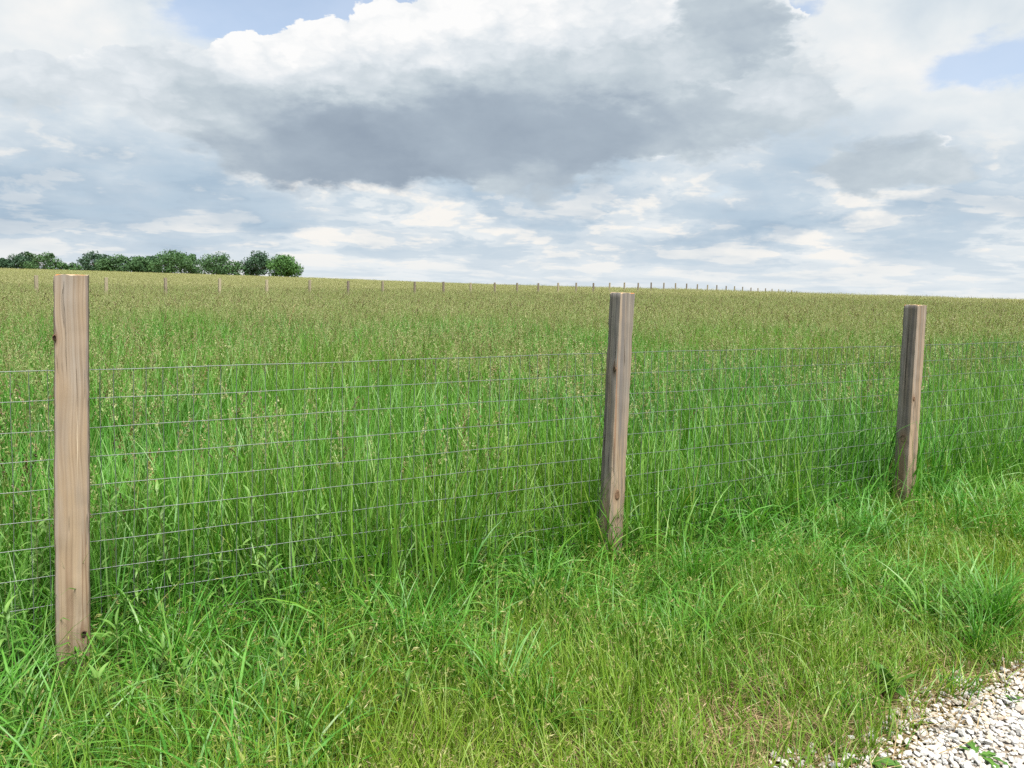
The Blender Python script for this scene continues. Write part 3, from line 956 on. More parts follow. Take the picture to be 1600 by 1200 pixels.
def scatter(name, coll, nvar, x, y, z, sc, hue, label, cat, tilt=0.08, zs=None, seed=0, rz=None):
    r = np.random.default_rng(seed)
    n = len(x)
    me = bpy.data.meshes.new(name)
    me.vertices.add(n)
    me.vertices.foreach_set('co', np.c_[x, y, z].astype(np.float32).ravel())
    rot = np.c_[r.normal(0, tilt, n), r.normal(0, tilt, n), r.uniform(0, 2 * np.pi, n)].astype(np.float32)
    zs = np.ones(n) if zs is None else zs
    for an, av in (('rot', rot), ('siz', np.c_[sc, sc, sc * zs]), ('hue', hue)):
        a = me.attributes.new(an, 'FLOAT_VECTOR', 'POINT')
        a.data.foreach_set('vector', np.asarray(av, np.float32).ravel())
    a = me.attributes.new('pick', 'INT', 'POINT')
    a.data.foreach_set('value', r.integers(0, nvar, n).astype(np.int32))
    me.materials.append(m_grass)
    o = mesh_obj(name, me)
    ng = bpy.data.node_groups.new(name + '_scatter', 'GeometryNodeTree')
    ng.interface.new_socket('Geometry', in_out='INPUT', socket_type='NodeSocketGeometry')
    ng.interface.new_socket('Geometry', in_out='OUTPUT', socket_type='NodeSocketGeometry')
    N, Lk = ng.nodes, ng.links
    gi_, go_ = N.new('NodeGroupInput'), N.new('NodeGroupOutput')
    ci = N.new('GeometryNodeCollectionInfo')
    ci.inputs['Collection'].default_value = coll
    ci.inputs['Separate Children'].default_value = True
    ci.inputs['Reset Children'].default_value = True
    ip = N.new('GeometryNodeInstanceOnPoints')
    ip.inputs['Pick Instance'].default_value = True

    def na(nm, ty):
        q = N.new('GeometryNodeInputNamedAttribute')
        q.data_type = ty
        q.inputs[0].default_value = nm
        return q.outputs[0]
    Lk.new(gi_.outputs[0], ip.inputs['Points'])
    Lk.new(ci.outputs[0], ip.inputs['Instance'])
    Lk.new(na('pick', 'INT'), ip.inputs['Instance Index'])
    er = N.new('FunctionNodeEulerToRotation')
    Lk.new(na('rot', 'FLOAT_VECTOR'), er.inputs[0])
    Lk.new(er.outputs[0], ip.inputs['Rotation'])
    Lk.new(na('siz', 'FLOAT_VECTOR'), ip.inputs['Scale'])
    Lk.new(ip.outputs[0], go_.inputs[0])
    md = o.modifiers.new('scatter', 'NODES')
    md.node_group = ng
    tag(o, label, cat, kind='stuff')
    return o


def jitter_grid(x0, x1, y0, y1, step, seed, keep=None):
    r = np.random.default_rng(seed)
    X, Y = np.meshgrid(np.arange(x0, x1, step), np.arange(y0, y1, step))
    X = (X + r.uniform(-.5, .5, X.shape) * step).ravel()
    Y = (Y + r.uniform(-.5, .5, Y.shape) * step).ravel()
    if keep is not None:
        k = keep(X, Y)
        X, Y = X[k], Y[k]
    return X, Y


def wedge(X, Y, m=0.6, t=0.78):
    return (np.abs(X) < Y * t + m)


def hues(X, Y, seed, yellow=0.15):
    r = np.random.default_rng(seed)
    n = len(X)
    p = 0.5 + 0.5 * np.sin(X * .7 + 1.3 * np.sin(Y * .45)) * np.sin(Y * .6 + X * .21)
    return np.c_[r.uniform(0, 1, n), np.clip(yellow + (p - .5) * .5 + r.normal(0, .12, n), 0, 1), r.uniform(0, 1, n)]


# --- field, near: leafy sward behind the fence
V_leaf = variants('field_leaf', 8, lambda k: merge([
    blades(120, 0.24, (.42, .78), (.0055, .0105), (.0, .17), (.1, 1.0), 6, 100 + k)[:3],
    blades(30, 0.24, (.30, .62), (.007, .012), (.1, .45), (.8, 2.3), 6, 140 + k)[:3],
    blades(12, 0.24, (.20, .50), (.003, .005), (.1, .6), (.3, 2.0), 4, 170 + k, kind=5.0)[:3]]))
V_head = variants('field_seed_head', 8, lambda k: merge([
    culms(8, 0.24, (.70, .98), 200 + k, head=.16, ns=60, size=.0115, spread=.030, asp=.2, bend=(.08, .55)),
    culms(5, 0.24, (.66, .90), 240 + k, head=.12, ns=46, size=.010, spread=.012, asp=.24, bend=(.15, .7)),
    culms(3, 0.24, (.62, .98), 260 + k, head=.11, ns=60, size=.009, spread=.006, asp=.3, bend=(.15, .8), kind=7.0)]))


def near_field(X, Y):
    return (fence_side(X, Y) > 0.06) & (np.hypot(X, Y) < 15.5) & wedge(X, Y, .9)


X, Y = jitter_grid(-13, 13, 1, 15.6, 0.265, 1, near_field)
d = fence_side(X, Y)
zs = 0.90 + 0.10 * np.clip(d / 1.2, 0, 1)
zs *= 1 + 0.16 * np.sin(X * 1.7 + 2 * np.sin(Y * .9)) * np.sin(Y * 1.3 + X * .4) - .10 * (np.sin(X * 3.1 + Y * 2.3) > .75)
scatter('field_grass', V_leaf, 8, X, Y, height(X, Y), np.random.default_rng(2).uniform(.85, 1.2, len(X)), hues(X, Y, 3, .12),
        'tall green leafy grass filling the field behind the wire fence', 'grass', .10, zs, 4)
X, Y = jitter_grid(-13, 13, 1, 15.6, 0.30, 5, lambda X, Y: near_field(X, Y) & (fence_side(X, Y) > .25))
d = fence_side(X, Y)
r5 = np.random.default_rng(15)
p = np.clip(0.30 + d * .16, 0, 1) * (0.75 + .6 * np.sin(X * 1.1 + 3) * np.sin(Y * .8))
k = r5.uniform(0, 1, len(X)) < p
X, Y = X[k], Y[k]
scatter('field_seed_heads', V_head, 8, X, Y, height(X, Y), r5.uniform(.85, 1.12, len(X)), hues(X, Y, 6, .1),
        'pale brown flowering grass heads rising above the field near the fence', 'grass', .10, None, 7)

# --- field, middle distance
V_mid = variants('mid_grass', 8, lambda k: merge([
    blades(150, 0.5, (.45, .76), (.007, .012), (.0, .25), (.2, 1.3), 4, 300 + k)[:3],
    culms(34, 0.5, (.72, .98), 330 + k, head=.16, ns=26, size=.017, spread=.026, w=.003),
    culms(6, 0.5, (.72, 1.05), 350 + k, head=.14, ns=26, size=.019, spread=.008, w=.003, asp=.26, bend=(.2, .9), kind=7.0),
    culms(12, 0.5, (.70, .98), 370 + k, head=.13, ns=22, size=.018, spread=.016, w=.003, kind=9.0)]))


def mid_field(X, Y):
    rr = np.hypot(X, Y)
    return (rr > 14.6) & (rr < 46) & wedge(X, Y, 1.5)


X, Y = jitter_grid(-38, 38, 6, 46, 0.62, 8, mid_field)
scatter('middle_field_grass', V_mid, 8, X, Y, height(X, Y), np.random.default_rng(9).uniform(.82, 1.06, len(X)), hues(X * .5, Y * .5, 10, .35),
        'olive brown flowering grass across the middle of the field', 'grass', .07, None, 11)

# --- field, far: out to the crest and past the far fence
V_far = variants('far_grass', 6, lambda k: merge([
    blades(90, 1.25, (.50, .78), (.016, .026), (.0, .3), (.2, 1.2), 3, 400 + k)[:3],
    culms(130, 1.25, (.72, 1.0), 430 + k, head=.16, ns=9, size=.034, spread=.026, asp=.24, w=.006, kind=9.0),
    culms(10, 1.25, (.72, 1.06), 450 + k, head=.14, ns=9, size=.034, spread=.010, asp=.24, w=.006, kind=7.0)]))


def far_field(X, Y):
    rr = np.hypot(X, Y)
    return (rr > 44) & (rr < 175) & wedge(X, Y, 3, .76) & ~((rr > 118) & (X > 10))


X, Y = jitter_grid(-125, 100, 20, 175, 1.45, 12, far_field)
scatter('far_field_grass', V_far, 6, X, Y, height(X, Y), np.random.default_rng(13).uniform(.80, 1.0, len(X)), hues(X * .2, Y * .2, 14, .6),
        'hazy tan grass on the low rise reaching the horizon', 'grass', .05, None, 15)

# --- verge between the drive and the fence
V_verge = variants('verge', 10, lambda k: merge([
    blades(130, 0.15, (.10, .27), (.0024, .0052), (.0, .32), (.1, 1.3), 5, 500 + k)[:3],
    blades(20, 0.15, (.06, .20), (.002, .0035), (.2, 1.0), (.2, 1.8), 4, 540 + k, kind=5.0)[:3],
    culms(9, 0.15, (.15, .30), 560 + k, head=.07, ns=9, size=.015, spread=.014, w=.0011, asp=.075, kind=3.0, bend=(.3, 1.4), nod=.9)]))
V_lush = variants('lush', 8, lambda k: merge([
    blades(64, 0.15, (.24, .52), (.0055, .0105), (.0, .35), (.4, 2.2), 7, 600 + k)[:3],
    blades(20, 0.15, (.15, .38), (.0055, .0095), (.2, .7), (.8, 2.4), 6, 640 + k)[:3],
    blades(8, 0.15, (.15, .35), (.003, .004), (.2, .8), (.4, 2.0), 5, 660 + k, kind=5.0)[:3]]))
V_thatch = variants('thatch', 5, lambda k: merge([
    blades(120, 0.16, (.06, .20), (.0018, .0036), (1.0, 1.55), (-.1, .5), 4, 700 + k, kind=5.0, z0=.004)[:3]]))


def verge(X, Y):
    return (fence_side(X, Y) < 0.12) & (drive_side(X, Y) < 0.03) & (np.abs(X) < Y * .82 + .55) & (Y > .9)


X, Y = jitter_grid(-4, 7.5, .9, 7.6, 0.115, 20, verge)
e = -drive_side(X, Y)
r6 = np.random.default_rng(21)
bare = 0.5 + 0.5 * np.sin(X * 4.1 + 1.7 * np.sin(Y * 3.3)) * np.sin(Y * 4.7 - X)
pk = np.clip(.5 + e * 2.2, 0, 1) * np.where((bare > .84) & (e < 1.0), .45, 1)
k = r6.uniform(0, 1, len(X)) < pk
X, Y, e = X[k], Y[k], e[k]
zs = np.clip(.6 + e * .45, .55, 1.0) * (1 + .22 * np.sin(X * 5.3 + 1.1 * np.sin(Y * 6.1)) * np.sin(Y * 5.1 + X * 2))
scatter('verge_grass', V_verge, 10, X, Y, height(X, Y), r6.uniform(.8, 1.25, len(X)), hues(X * 2.2, Y * 2.2, 22, .62),
        'short yellow green grass with straw seed heads on the roadside verge', 'grass', .14, zs, 23)
X, Y = jitter_grid(-4, 7.5, .9, 7.6, 0.135, 30, lambda X, Y: verge(X, Y) | ((fence_side(X, Y) > 0) & (fence_side(X, Y) < .5) & wedge(X, Y, .9)))
f = -fence_side(X, Y)
e = -drive_side(X, Y)
r7 = np.random.default_rng(31)
clump = 0.5 + 0.5 * np.sin(X * 2.9 + 2 * np.sin(Y * 2.1 + .5)) * np.sin(Y * 3.7 + X * 1.3)
pk = np.clip(1.35 - np.abs(f) * 1.5, 0.0, 1) + (clump > .62) * .7 * np.clip(e * 1.6, 0, 1)
k = r7.uniform(0, 1, len(X)) < pk * np.clip(e * 4, 0, 1)
X, Y, f = X[k], Y[k], f[k]
zs = np.where(f < -.02, 1.1, np.clip(.66 + .40 * (clump[k] - .5) - np.clip(f - .3, 0, 9) * .2, .42, .8))
scatter('fence_line_grass', V_lush, 8, X, Y, height(X, Y), r7.uniform(.8, 1.2, len(X)), hues(X * 2, Y * 2, 32, .05),
        'lush arching green grass growing along the foot of the wire fence', 'grass', .14, zs, 33)
X, Y = jitter_grid(-4, 7.5, .9, 7.6, 0.17, 40, lambda X, Y: (fence_side(X, Y) < .6) & (drive_side(X, Y) < 0.10) & (np.abs(X) < Y * .82 + .6))
scatter('dry_thatch', V_thatch, 5, X, Y, height(X, Y), np.random.default_rng(41).uniform(.8, 1.2, len(X)), hues(X, Y, 42, .2),
        'flattened brown dead grass lying on the verge beside the gravel', 'dead grass', .05, None, 43)
# ------------------------------------------------------------------ trees on the rise beyond the field
def foliage_mat(name, lo, hi):
    m, T = new_mat(name)
    tn = T.sep(attr(T, 'tint'))
    c = T.mix(tn[0], lo, hi)
    tr = T.n.new('ShaderNodeBsdfTranslucent')
    T.put(tr.inputs[0], c)
    mx = T.n.new('ShaderNodeMixShader')
    mx.inputs[0].default_value = 0.25
    T.l.new(principled(T, c, 0.6, 0.2), mx.inputs[1])
    T.l.new(tr.outputs[0], mx.inputs[2])
    finish(T, mx.outputs[0])
    return m


FOL = {'d': foliage_mat('foliage_dark', (0.020, 0.046, 0.026, 1), (0.040, 0.085, 0.042, 1)),
       'm': foliage_mat('foliage_green', (0.026, 0.062, 0.024, 1), (0.055, 0.115, 0.040, 1)),
       'b': foliage_mat('foliage_fresh', (0.030, 0.075, 0.026, 1), (0.065, 0.130, 0.045, 1)),
       'r': foliage_mat('foliage_bright', (0.028, 0.078, 0.020, 1), (0.062, 0.138, 0.034, 1))}
FOL['a'] = FOL['m']
FOL['s'] = FOL['b']
m_bark, T = new_mat('bark')
P_ = T.n.new('ShaderNodeTexCoord').outputs['Object']
finish(T, principled(T, T.mix(T.noise(T.v('MULTIPLY', P_, (1, 1, .2)), 12, 4), (0.05, 0.04, 0.032, 1), (0.12, 0.095, 0.075, 1)), 0.95, 0.05))


def tube(p0, p1, r0, r1, n=6):
    p0, p1 = np.array(p0, float), np.array(p1, float)
    t = p1 - p0
    t /= np.linalg.norm(t) + 1e-9
    a = np.cross(t, (1, 0, 0) if abs(t[0]) < .8 else (0, 1, 0))
    a /= np.linalg.norm(a)
    b = np.cross(t, a)
    an = np.linspace(0, 2 * np.pi, n, endpoint=False)
    ring = np.cos(an)[:, None] * a + np.sin(an)[:, None] * b
    V = np.concatenate([p0 + ring * r0, p1 + ring * r1])
    F = np.array([(i, (i + 1) % n, n + (i + 1) % n, n + i) for i in range(n)])
    return V, F, np.zeros((2 * n, 3))


def make_tree(x, y, ztop, width, kind, label, seed):
    r = np.random.default_rng(seed)
    z0 = float(height(x, y))
    H = ztop - z0
    shrub = kind == 's'
    root = empty('shrub' if shrub else 'tree', (x, y, z0))
    tag(root, label, 'shrub' if shrub else 'tree', 'trees on the rise beyond the field')
    airy = kind == 'a'
    W2 = width / 2 * (1.0 if kind == 'r' else 1.24)
    c0 = 0.06 if shrub else 0.10
    cz, ch = H * (c0 + (1 - c0) / 2), H * (1 - c0) / 2
    nl = 16 if shrub else (30 if airy else 46)
    lobes = []
    for i in range(nl):
        v = r.normal(0, 1, 3)
        v /= np.linalg.norm(v)
        q = r.uniform(.35, .88) ** (.7)
        prof = 1.0 if kind == 'r' else (0.72 + 0.28 * math.cos(v[2] * 1.3))
        lobes.append((np.array([v[0] * W2 * q * prof, v[1] * W2 * q * prof, cz + v[2] * ch * q]), r.uniform(.16, .30) * W2 * (1.15 if kind == 'r' else 1)))
    lobes.append((np.array([r.normal(0, .12) * W2, 0, cz + ch * .80]), .22 * W2))
    if airy:      # a few thin sprays standing clear of the crown
        for i in range(5):
            lobes.append((np.array([r.uniform(-.8, .8) * W2, r.uniform(-.4, .4) * W2, cz + ch * r.uniform(.6, 1.0)]), .11 * W2))
    # trunk and limbs
    parts = [tube((0, 0, -.3), (0, 0, H * .22), H * .030, H * .024), tube((0, 0, H * .22), (r.normal(0, .03) * H, 0, H * .62), H * .024, H * .010)]
    for (c, rad) in lobes[::2]:
        st = np.array([0, 0, H * r.uniform(.14, .5)])
        md = st * .45 + c * .55 + r.normal(0, .02 * H, 3)
        parts.append(tube(st, md, H * .011, H * .007, 5))
        parts.append(tube(md, c, H * .007, H * .003, 5))
    v, f, t = merge(parts)
    mesh_obj('trunk', np_mesh('trunk', v, f, m_bark), root)
    VV, TT = [], []
    for (c, rad) in lobes:
        n = int((150 if kind == 'r' else 120 if not airy else 85) * (0.6 if shrub else 1))
        d = r.normal(0, 1, (n, 3))
        d /= np.linalg.norm(d, axis=1, keepdims=True)
        p = c + d * (rad * 1.25 * r.uniform(.25, 1.0, n) ** .5)[:, None] * np.array([1.15, 1.15, .85])
        p[:, 2] = np.maximum(p[:, 2], .15)
        nn = d * .6 + r.normal(0, .6, (n, 3)) + np.array([0, 0, .4])
        nn /= np.linalg.norm(nn, axis=1, keepdims=True)
        a = np.cross(nn, r.normal(0, 1, (n, 3)))
        a /= np.linalg.norm(a, axis=1, keepdims=True)
        b = np.cross(nn, a)
        s = r.uniform(.16, .33, n)[:, None]
        VV.append(np.stack([p - a * s, p - b * s * .6, p + a * s, p + b * s * .6], 1).reshape(-1, 3))
        tone = np.clip(r.uniform(0, 1) * .5 + r.uniform(0, .5, n), 0, 1)
        TT.append(np.repeat(np.c_[tone, tone, tone], 4, 0))
    V = np.concatenate(VV)
    F = np.arange(len(V)).reshape(-1, 4)
    mesh_obj('crown', np_mesh('crown', V, F, FOL[kind], smooth=False, attrs={'tint': np.concatenate(TT)}), root)


TREES = [
    (-147.3, 222.0, 5.50, 4.8, 'd', 'small dark tree cut by the left edge of the photo'),
    (-143.9, 226.0, 7.20, 6.8, 'd', 'dark rounded tree near the left edge, left of an airy one'),
    (-133.0, 218.0, 7.31, 8.0, 'a', 'airy green tree left of the low shrubs and sky gap'),
    (-124.2, 212.0, 4.45, 4.9, 's', 'low shrub in the gap of the tree row, left of two'),
    (-122.6, 214.0, 4.72, 4.3, 's', 'low shrub in the gap of the tree row, right of two'),
    (-125.0, 230.0, 8.36, 8.8, 'd', 'tall dark tree just right of the low shrubs, above nearest post'),
    (-110.6, 216.0, 7.02, 9.0, 'm', 'broad mid green tree overlapping the dark tree on its left'),
    (-106.1, 220.0, 6.91, 6.6, 'm', 'lower mid green tree left of the small dark peak'),
    (-108.8, 232.0, 7.85, 4.6, 'd', 'narrow dark tree peeking up behind the middle of the row'),
    (-95.0, 214.0, 8.53, 9.6, 'b', 'fresh green leafy tree with uneven top in middle of row'),
    (-93.5, 224.0, 8.08, 7.1, 'a', 'open tree with sky showing through its branches, mid row'),
    (-83.2, 218.0, 8.43, 9.8, 'm', 'broad green tree third from the right end of the row'),
    (-79.2, 222.0, 5.93, 4.8, 's', 'low shrub between broad green tree and dark tree'),
    (-75.5, 226.0, 9.49, 7.9, 'd', 'tall very dark tree second from right end of the row'),
    (-64.0, 215.0, 7.85, 9.7, 'r', 'dense round bright green tree at right end of the row')]
for i, (x, y, zt, w, k, lab) in enumerate(TREES):
    make_tree(x, y, zt, w, k, lab, 60 + i)


# ------------------------------------------------------------------ weeds: each plant a thing, each leaf a part
def leaf_mat(name, lo, hi, vc):
    m, T = new_mat(name)
    tn = T.sep(attr(T, 'tint'))
    oi = T.n.new('ShaderNodeObjectInfo').outputs['Random']
    P_ = T.n.new('ShaderNodeNewGeometry').outputs['Position']
    c = T.mix(T.m('FRACT', T.m('ADD', oi, tn[0])), lo, hi)
    c = T.mix(T.rng(T.noise(P_, 70, 3), .45, .75, 0, .5), c, (lo[0] * .75, lo[1] * .75, lo[2] * .75, 1))
    vein = T.rng(T.m('ABSOLUTE', T.m('SUBTRACT', tn[2], 0.5)), 0.0, 0.10, 0.45, 0.0)
    c = T.mix(vein, c, vc)
    tr = T.n.new('ShaderNodeBsdfTranslucent')
    T.put(tr.inputs[0], c)
    mx = T.n.new('ShaderNodeMixShader')
    mx.inputs[0].default_value = 0.3
    T.l.new(principled(T, c, 0.5, 0.3), mx.inputs[1])
    T.l.new(tr.outputs[0], mx.inputs[2])
    finish(T, mx.outputs[0])
    return m


m_leaf = leaf_mat('weed_leaf', (0.065, 0.155, 0.024, 1), (0.13, 0.235, 0.052, 1), (0.20, 0.28, 0.09, 1))
m_broad = leaf_mat('broad_leaf', (0.035, 0.105, 0.012, 1), (0.065, 0.155, 0.020, 1), (0.16, 0.24, 0.08, 1))
m_stem, T = new_mat('weed_stem')
P_ = T.n.new('ShaderNodeTexCoord').outputs['Object']
finish(T, principled(T, T.mix(T.noise(P_, 20, 3), (0.10, 0.085, 0.045, 1), (0.12, 0.17, 0.05, 1)), 0.7, 0.2))


def leaf_mesh(L, w, bend, shape, seed, fold=0.25, K=7, lift=0.0, mat=None):
    """one leaf along +X from the origin, folded on its midrib. shape: lance, oval, heart, lobed"""
    r = np.random.default_rng(seed)
    tt = np.linspace(0, 1, K + 1)
    th = lift + bend * tt ** 1.3
    dx = np.r_[0, np.cumsum(np.cos((th[1:] + th[:-1]) / 2)) / K * L]
    dz = -np.r_[0, np.cumsum(np.sin((th[1:] + th[:-1]) / 2)) / K * L]
    if shape == 'lance':
        pr = np.sin(np.pi * np.clip(tt, 0, 1) ** .7) ** .9
    elif shape == 'oval':
        pr = np.sin(np.pi * tt ** .95) ** .7
    elif shape == 'heart':
        pr = np.clip(np.sqrt(np.clip(tt * 6, 0, 1)) * (1 - tt) ** .75 * 1.3, 0, 1.1)
    else:
        pr = (np.sin(np.pi * tt ** 1.3) ** .8) * (1 + .30 * np.sin(tt * 26 + r.uniform(0, 6)))
        pr[:2] = .12
    pr = np.maximum(pr, .02)
    V, tn = [], []
    wav = r.normal(0, .03, K + 1) * w
    for i in range(K + 1):
        h = w / 2 * pr[i]
        for s, q in ((-1, 0.0), (0, .5), (1, 1.0)):
            V.append((dx[i], s * h, dz[i] + abs(s) * h * fold + wav[i] * s))
            tn.append((r.uniform(0, .05), tt[i], q))
    F = []
    for i in range(K):
        for s in (0, 1):
            F.append((i * 3 + s, (i + 1) * 3 + s, (i + 1) * 3 + s + 1, i * 3 + s + 1))
    return np_mesh('leaf', np.array(V), np.array(F), mat or m_leaf, attrs={'tint': np.array(tn)})


LANCE = [leaf_mesh(.092, .0130, 1.0 + .25 * k, 'lance', 800 + k, lift=-.75 + .1 * k) for k in range(4)]
SPRIG = [leaf_mesh(.060, .013, .7 + .2 * k, 'lance', 820 + k, lift=-.7) for k in range(3)]
HEART = [leaf_mesh(.055, .048, .8, 'heart', 830 + k, lift=-.2, mat=m_broad) for k in range(2)]
LOBED = [leaf_mesh(.15, .036, .9 + .3 * k, 'lobed', 840 + k, lift=-.75, mat=m_broad, K=14) for k in range(3)]
DOCK = [leaf_mesh(.17, .050, .8 + .25 * k, 'oval', 850 + k, lift=-1.15, mat=m_broad) for k in range(3)]
rw = random.Random(77)


def stem_mesh(h, lean, rad=0.0022):
    parts = []
    pts = [(lean[0] * t * t * h, lean[1] * t * t * h, t * h) for t in np.linspace(0, 1, 6)]
    for a, b in zip(pts, pts[1:]):
        parts.append(tube(a, b, rad * (1.1 - .6 * a[2] / h), rad * (1.1 - .6 * b[2] / h), 5))
    v, f, t = merge(parts)
    return np_mesh('stem', v, f, m_stem)


def spot(xy):
    """verge plants stand on the lower ground before the fence"""
    k = 1.074 if float(fence_side(*xy)) < -0.55 else 1.0
    return (xy[0] * k, xy[1] * k, float(height(xy[0] * k, xy[1] * k)))


def leafy_stem(name, xy, h, label, group, n, leaves, cat='weed', first=0.25, scale=1.0):
    root = empty(name, spot(xy), rw.uniform(0, 6.28))
    tag(root, label, cat, group)
    ln = (rw.uniform(-.12, .12), rw.uniform(-.12, .12))
    mesh_obj('stem', stem_mesh(h, ln), root)
    for i in range(n):
        t = first + (1 - first) * (i + .5) / n
        o = mesh_obj('leaf', leaves[rw.randrange(len(leaves))], root)
        o.location = (ln[0] * t * t * h, ln[1] * t * t * h, t * h)
        o.rotation_euler = (rw.uniform(-.2, .2), rw.uniform(-.15, .2) - .75 * max(0, t - .75) * 3, i * 2.399 + rw.uniform(-.3, .3))
        s = scale * (1.0 - .45 * abs(t - .62)) * rw.uniform(.85, 1.15)
        o.scale = (s, s, s)
    return root


GR = 'leafy stemmed weeds round the nearest post'
for xy, h, n, lab in [
        ((-1.46, 2.83), .64, 30, 'tall leafy weed with dark stem behind wire, just right of nearest post'),
        ((-1.36, 2.74), .44, 26, 'leafy weed with narrow leaves right of the nearest post, lower one'),
        ((-1.22, 2.98), .46, 26, 'narrow leaved weed behind wire a hand right of nearest post'),
        ((-1.10, 2.86), .38, 22, 'short leafy weed at wire foot between nearest post and dry stalk'),
        ((-0.98, 3.02), .60, 28, 'upright leafy weed behind wire, rightmost of the weeds by nearest post'),
        ((-0.90, 2.90), .40, 22, 'small leafy weed at wire foot, last one right of nearest post'),
        ((-1.67, 2.68), .56, 28, 'leafy weed behind wire on the left side of nearest post'),
        ((-1.76, 2.80), .64, 30, 'tallest leafy weed at the left edge behind the wire'),
        ((-1.58, 2.40), .36, 22, 'leafy weed before the wire at left foot of nearest post'),
        ((-1.28, 2.86), .66, 30, 'dense leafy weed behind wire left of the dry straw stalk'),
        ((-0.80, 3.12), .50, 28, 'leafy weed behind wire at the dark gap in the tall grass'),
        ((-1.80, 2.62), .50, 28, 'bushy leafy weed at the left edge beside the wire'),
        ((-1.27, 2.46), .30, 20, 'leafy weed before the wire at right foot of nearest post')]:
    leafy_stem('leafy_weed', xy, h, lab, GR, int(n * 1.6), LANCE, first=.15)
for xy, h, n, lab in [
        ((-0.49, 2.36), .22, 12, 'pale leaved sprig in the verge left of bottom centre, uppermost'),
        ((-0.989, 2.30), .24, 12, 'pale leaved sprig in the verge below and right of nearest post'),
        ((-1.10, 2.11), .18, 10, 'pale leaved sprig at the bottom edge below nearest post'),
        ((-0.44, 2.10), .16, 10, 'low pale sprig at bottom edge left of bare thatch patch'),
        ((-0.60, 2.15), .18, 10, 'low leafy sprig at bottom edge, between two other sprigs'),
        ((-1.22, 2.24), .26, 16, 'leafy sprig below nearest post, right of the corner sprig'),
        ((-0.82, 2.18), .24, 15, 'leafy sprig in the bottom verge between two taller sprigs'),
        ((-0.72, 2.42), .26, 16, 'upright leafy sprig in the verge left of the lone tussock'),
        ((-1.12, 2.42), .26, 16, 'bushy leafy sprig in the verge right below nearest post'),
        ((-0.30, 2.22), .20, 12, 'leafy sprig at bottom edge left of bottom centre tussock'),
        ((-1.40, 2.20), .22, 12, 'leafy sprig in lower left corner of the verge')]:
    leafy_stem('verge_sprig', xy, h, lab, 'pale leaved sprigs in the verge', n, SPRIG, first=.3, scale=1.25)
leafy_stem('bindweed', (-1.33, 2.52), .24, 'heart leaved vine at the right foot of nearest post', None, 7, HEART, first=.45)


def rosette(name, xy, n, leaves, label, scale=1.0, tilt=(-.1, .25)):
    q = spot(xy)
    root = empty(name, (q[0], q[1], q[2] + 0.012), rw.uniform(0, 6.28))
    tag(root, label, 'weed')
    for i in range(n):
        o = mesh_obj('leaf', leaves[i % len(leaves)], root)
        o.rotation_euler = (rw.uniform(-.25, .25), rw.uniform(*tilt), i * 2.399 + rw.uniform(-.4, .4))
        s = scale * rw.uniform(.65, 1.1)
        o.scale = (s, s, s)
    return root


rosette('dock_plant', (1.30, 2.50), 7, DOCK, 'broad leaved dock plant at the verge edge above the gravel', 1.0, (-.2, .3))
rosette('dandelion', (1.385, 2.165), 7, LOBED, 'flat toothed leaf rosette on gravel in lower right corner', .62, (.25, .6))
rosette('dandelion', (1.035, 2.125), 6, LOBED, 'flat toothed leaf rosette at bottom edge where gravel begins', .75, (.2, .55))
rosette('dandelion', (1.69, 2.47), 6, LOBED, 'small toothed leaf rosette on gravel at the right edge', .5, (.2, .5))
rosette('dock_plant', (0.30, 3.42), 4, DOCK, 'dark broad leaves at the left foot of the middle post', .9, (-.3, .2))


def tussock(xy, n, L, w, label, seed, th0=(.05, .55), bend=(.4, 1.9), hue=0.0):
    v, f, t, *_ = blades(n, 0.05, L, w, th0, bend, 8, seed)
    t = t.copy()
    t[:, 0] = t[:, 0] * .6 + hue
    o = mesh_obj('grass_tussock', np_mesh('grass_tussock', v, f, m_grass, attrs={'tint': t}), None, spot(xy))
    tag(o, label, 'grass tussock')


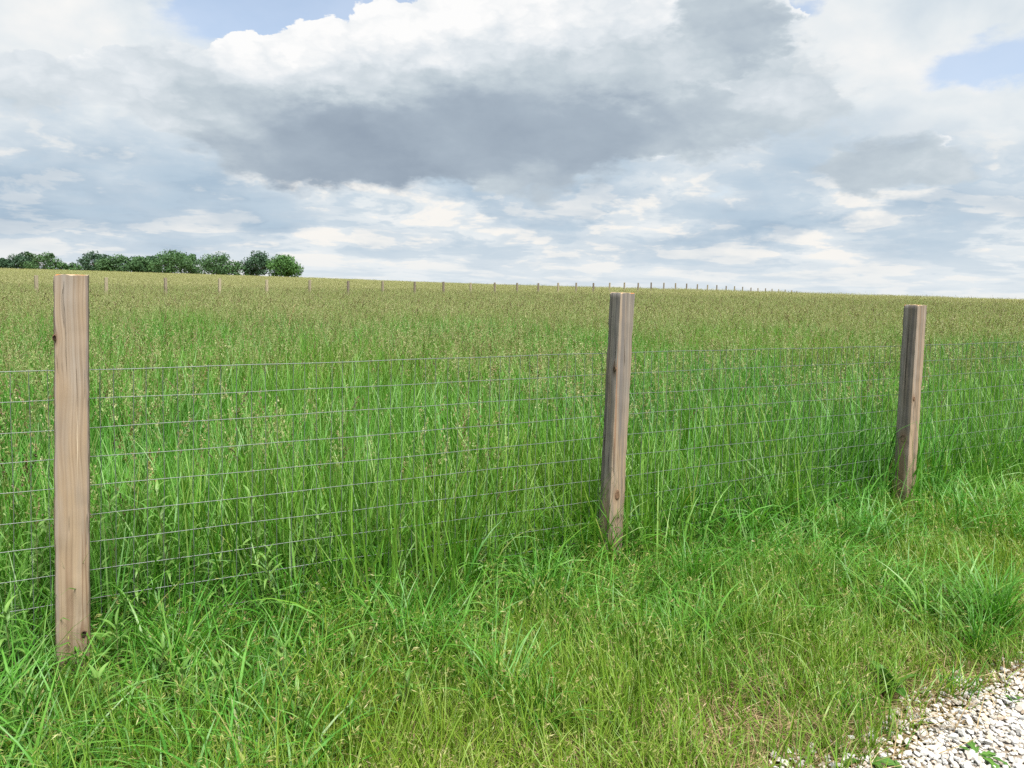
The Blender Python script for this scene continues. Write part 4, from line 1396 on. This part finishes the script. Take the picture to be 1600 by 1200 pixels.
tussock((1.95, 2.98), 190, (.25, .52), (.004, .007), 'large arching green tussock at right edge above the gravel', 901)
tussock((1.78, 2.80), 90, (.18, .38), (.0035, .006), 'smaller tussock in front of the large one at right edge', 902)
tussock((0.00, 2.34), 80, (.22, .42), (.005, .008), 'upright blue green tussock in the verge at bottom centre', 903, hue=.0)
tussock((0.12, 2.22), 60, (.18, .34), (.004, .007), 'tussock with long arching blades right of bottom centre tussock', 904)
tussock((0.86, 3.50), 120, (.28, .50), (.004, .007), 'arching grass tussock right of the foot of middle post', 905)
tussock((-0.86, 2.86), 110, (.30, .52), (.006, .009), 'broad bladed tussock before the wire, right of nearest post', 906)
tussock((2.00, 4.10), 120, (.28, .5), (.004, .007), 'arching tussock in front of the farthest right post', 907)
tussock((-0.36, 2.80), 90, (.25, .48), (.005, .008), 'arching tussock before the wire between first and middle posts', 908)
tussock((-0.62, 2.55), 70, (.2, .36), (.004, .007), 'lone green tussock in the verge left of centre', 912)
tussock((0.62, 2.75), 70, (.18, .34), (.004, .0065), 'green tussock in the verge below the middle post', 913)
tussock((1.35, 3.35), 90, (.22, .42), (.004, .007), 'arching tussock between the middle post and right post', 914)
tussock((-1.15, 2.62), 110, (.28, .5), (.006, .010), 'broad bladed tussock before the wire just right of nearest post', 915)
tussock((0.15, 3.22), 110, (.26, .46), (.006, .010), 'broad bladed tussock before the wire left of middle post', 916)
tussock((1.17, 2.22), 22, (.06, .14), (.0025, .004), 'tiny green grass tuft sprouting from gravel near bottom edge', 909)
tussock((1.10, 2.36), 60, (.10, .20), (.003, .005), 'pale green tuft on the verge edge left of the dock', 910)
tussock((1.53, 2.52), 40, (.10, .22), (.003, .005), 'upright grass tuft at gravel edge right of the dock', 911)


def stalk(xy, h, label, seed, head, size, kind, lean, dark=False):
    v, f, t = culms(1, 0.001, (h, h), seed, head=head, ns=90, size=size, spread=.012, asp=.28, w=.0028, bend=lean, kind=kind, nod=.2)
    t = t.copy()
    t[:, 0] = np.where(t[:, 2] > kind + .5, t[:, 0] * .15 + (.83 if dark else .62), .9)
    o = mesh_obj('seed_stalk', np_mesh('seed_stalk', v, f, m_grass, attrs={'tint': t}), None, spot(xy))
    tag(o, label, 'seed stalk')


stalk((-1.30, 2.96), .80, 'dry straw coloured seed stalk standing behind wire, right of nearest post', 920, .13, .011, 3.0, (.02, .05))
stalk((-2.75, 9.0), 1.22, 'tall dark seed stalk leaning above the field right of nearest post', 921, .30, .022, 1.0, (.5, .6), True)
stalk((4.05, 11.0), 1.12, 'dark seed stalk above the field left of farthest right post', 922, .22, .022, 1.0, (.3, .5), True)
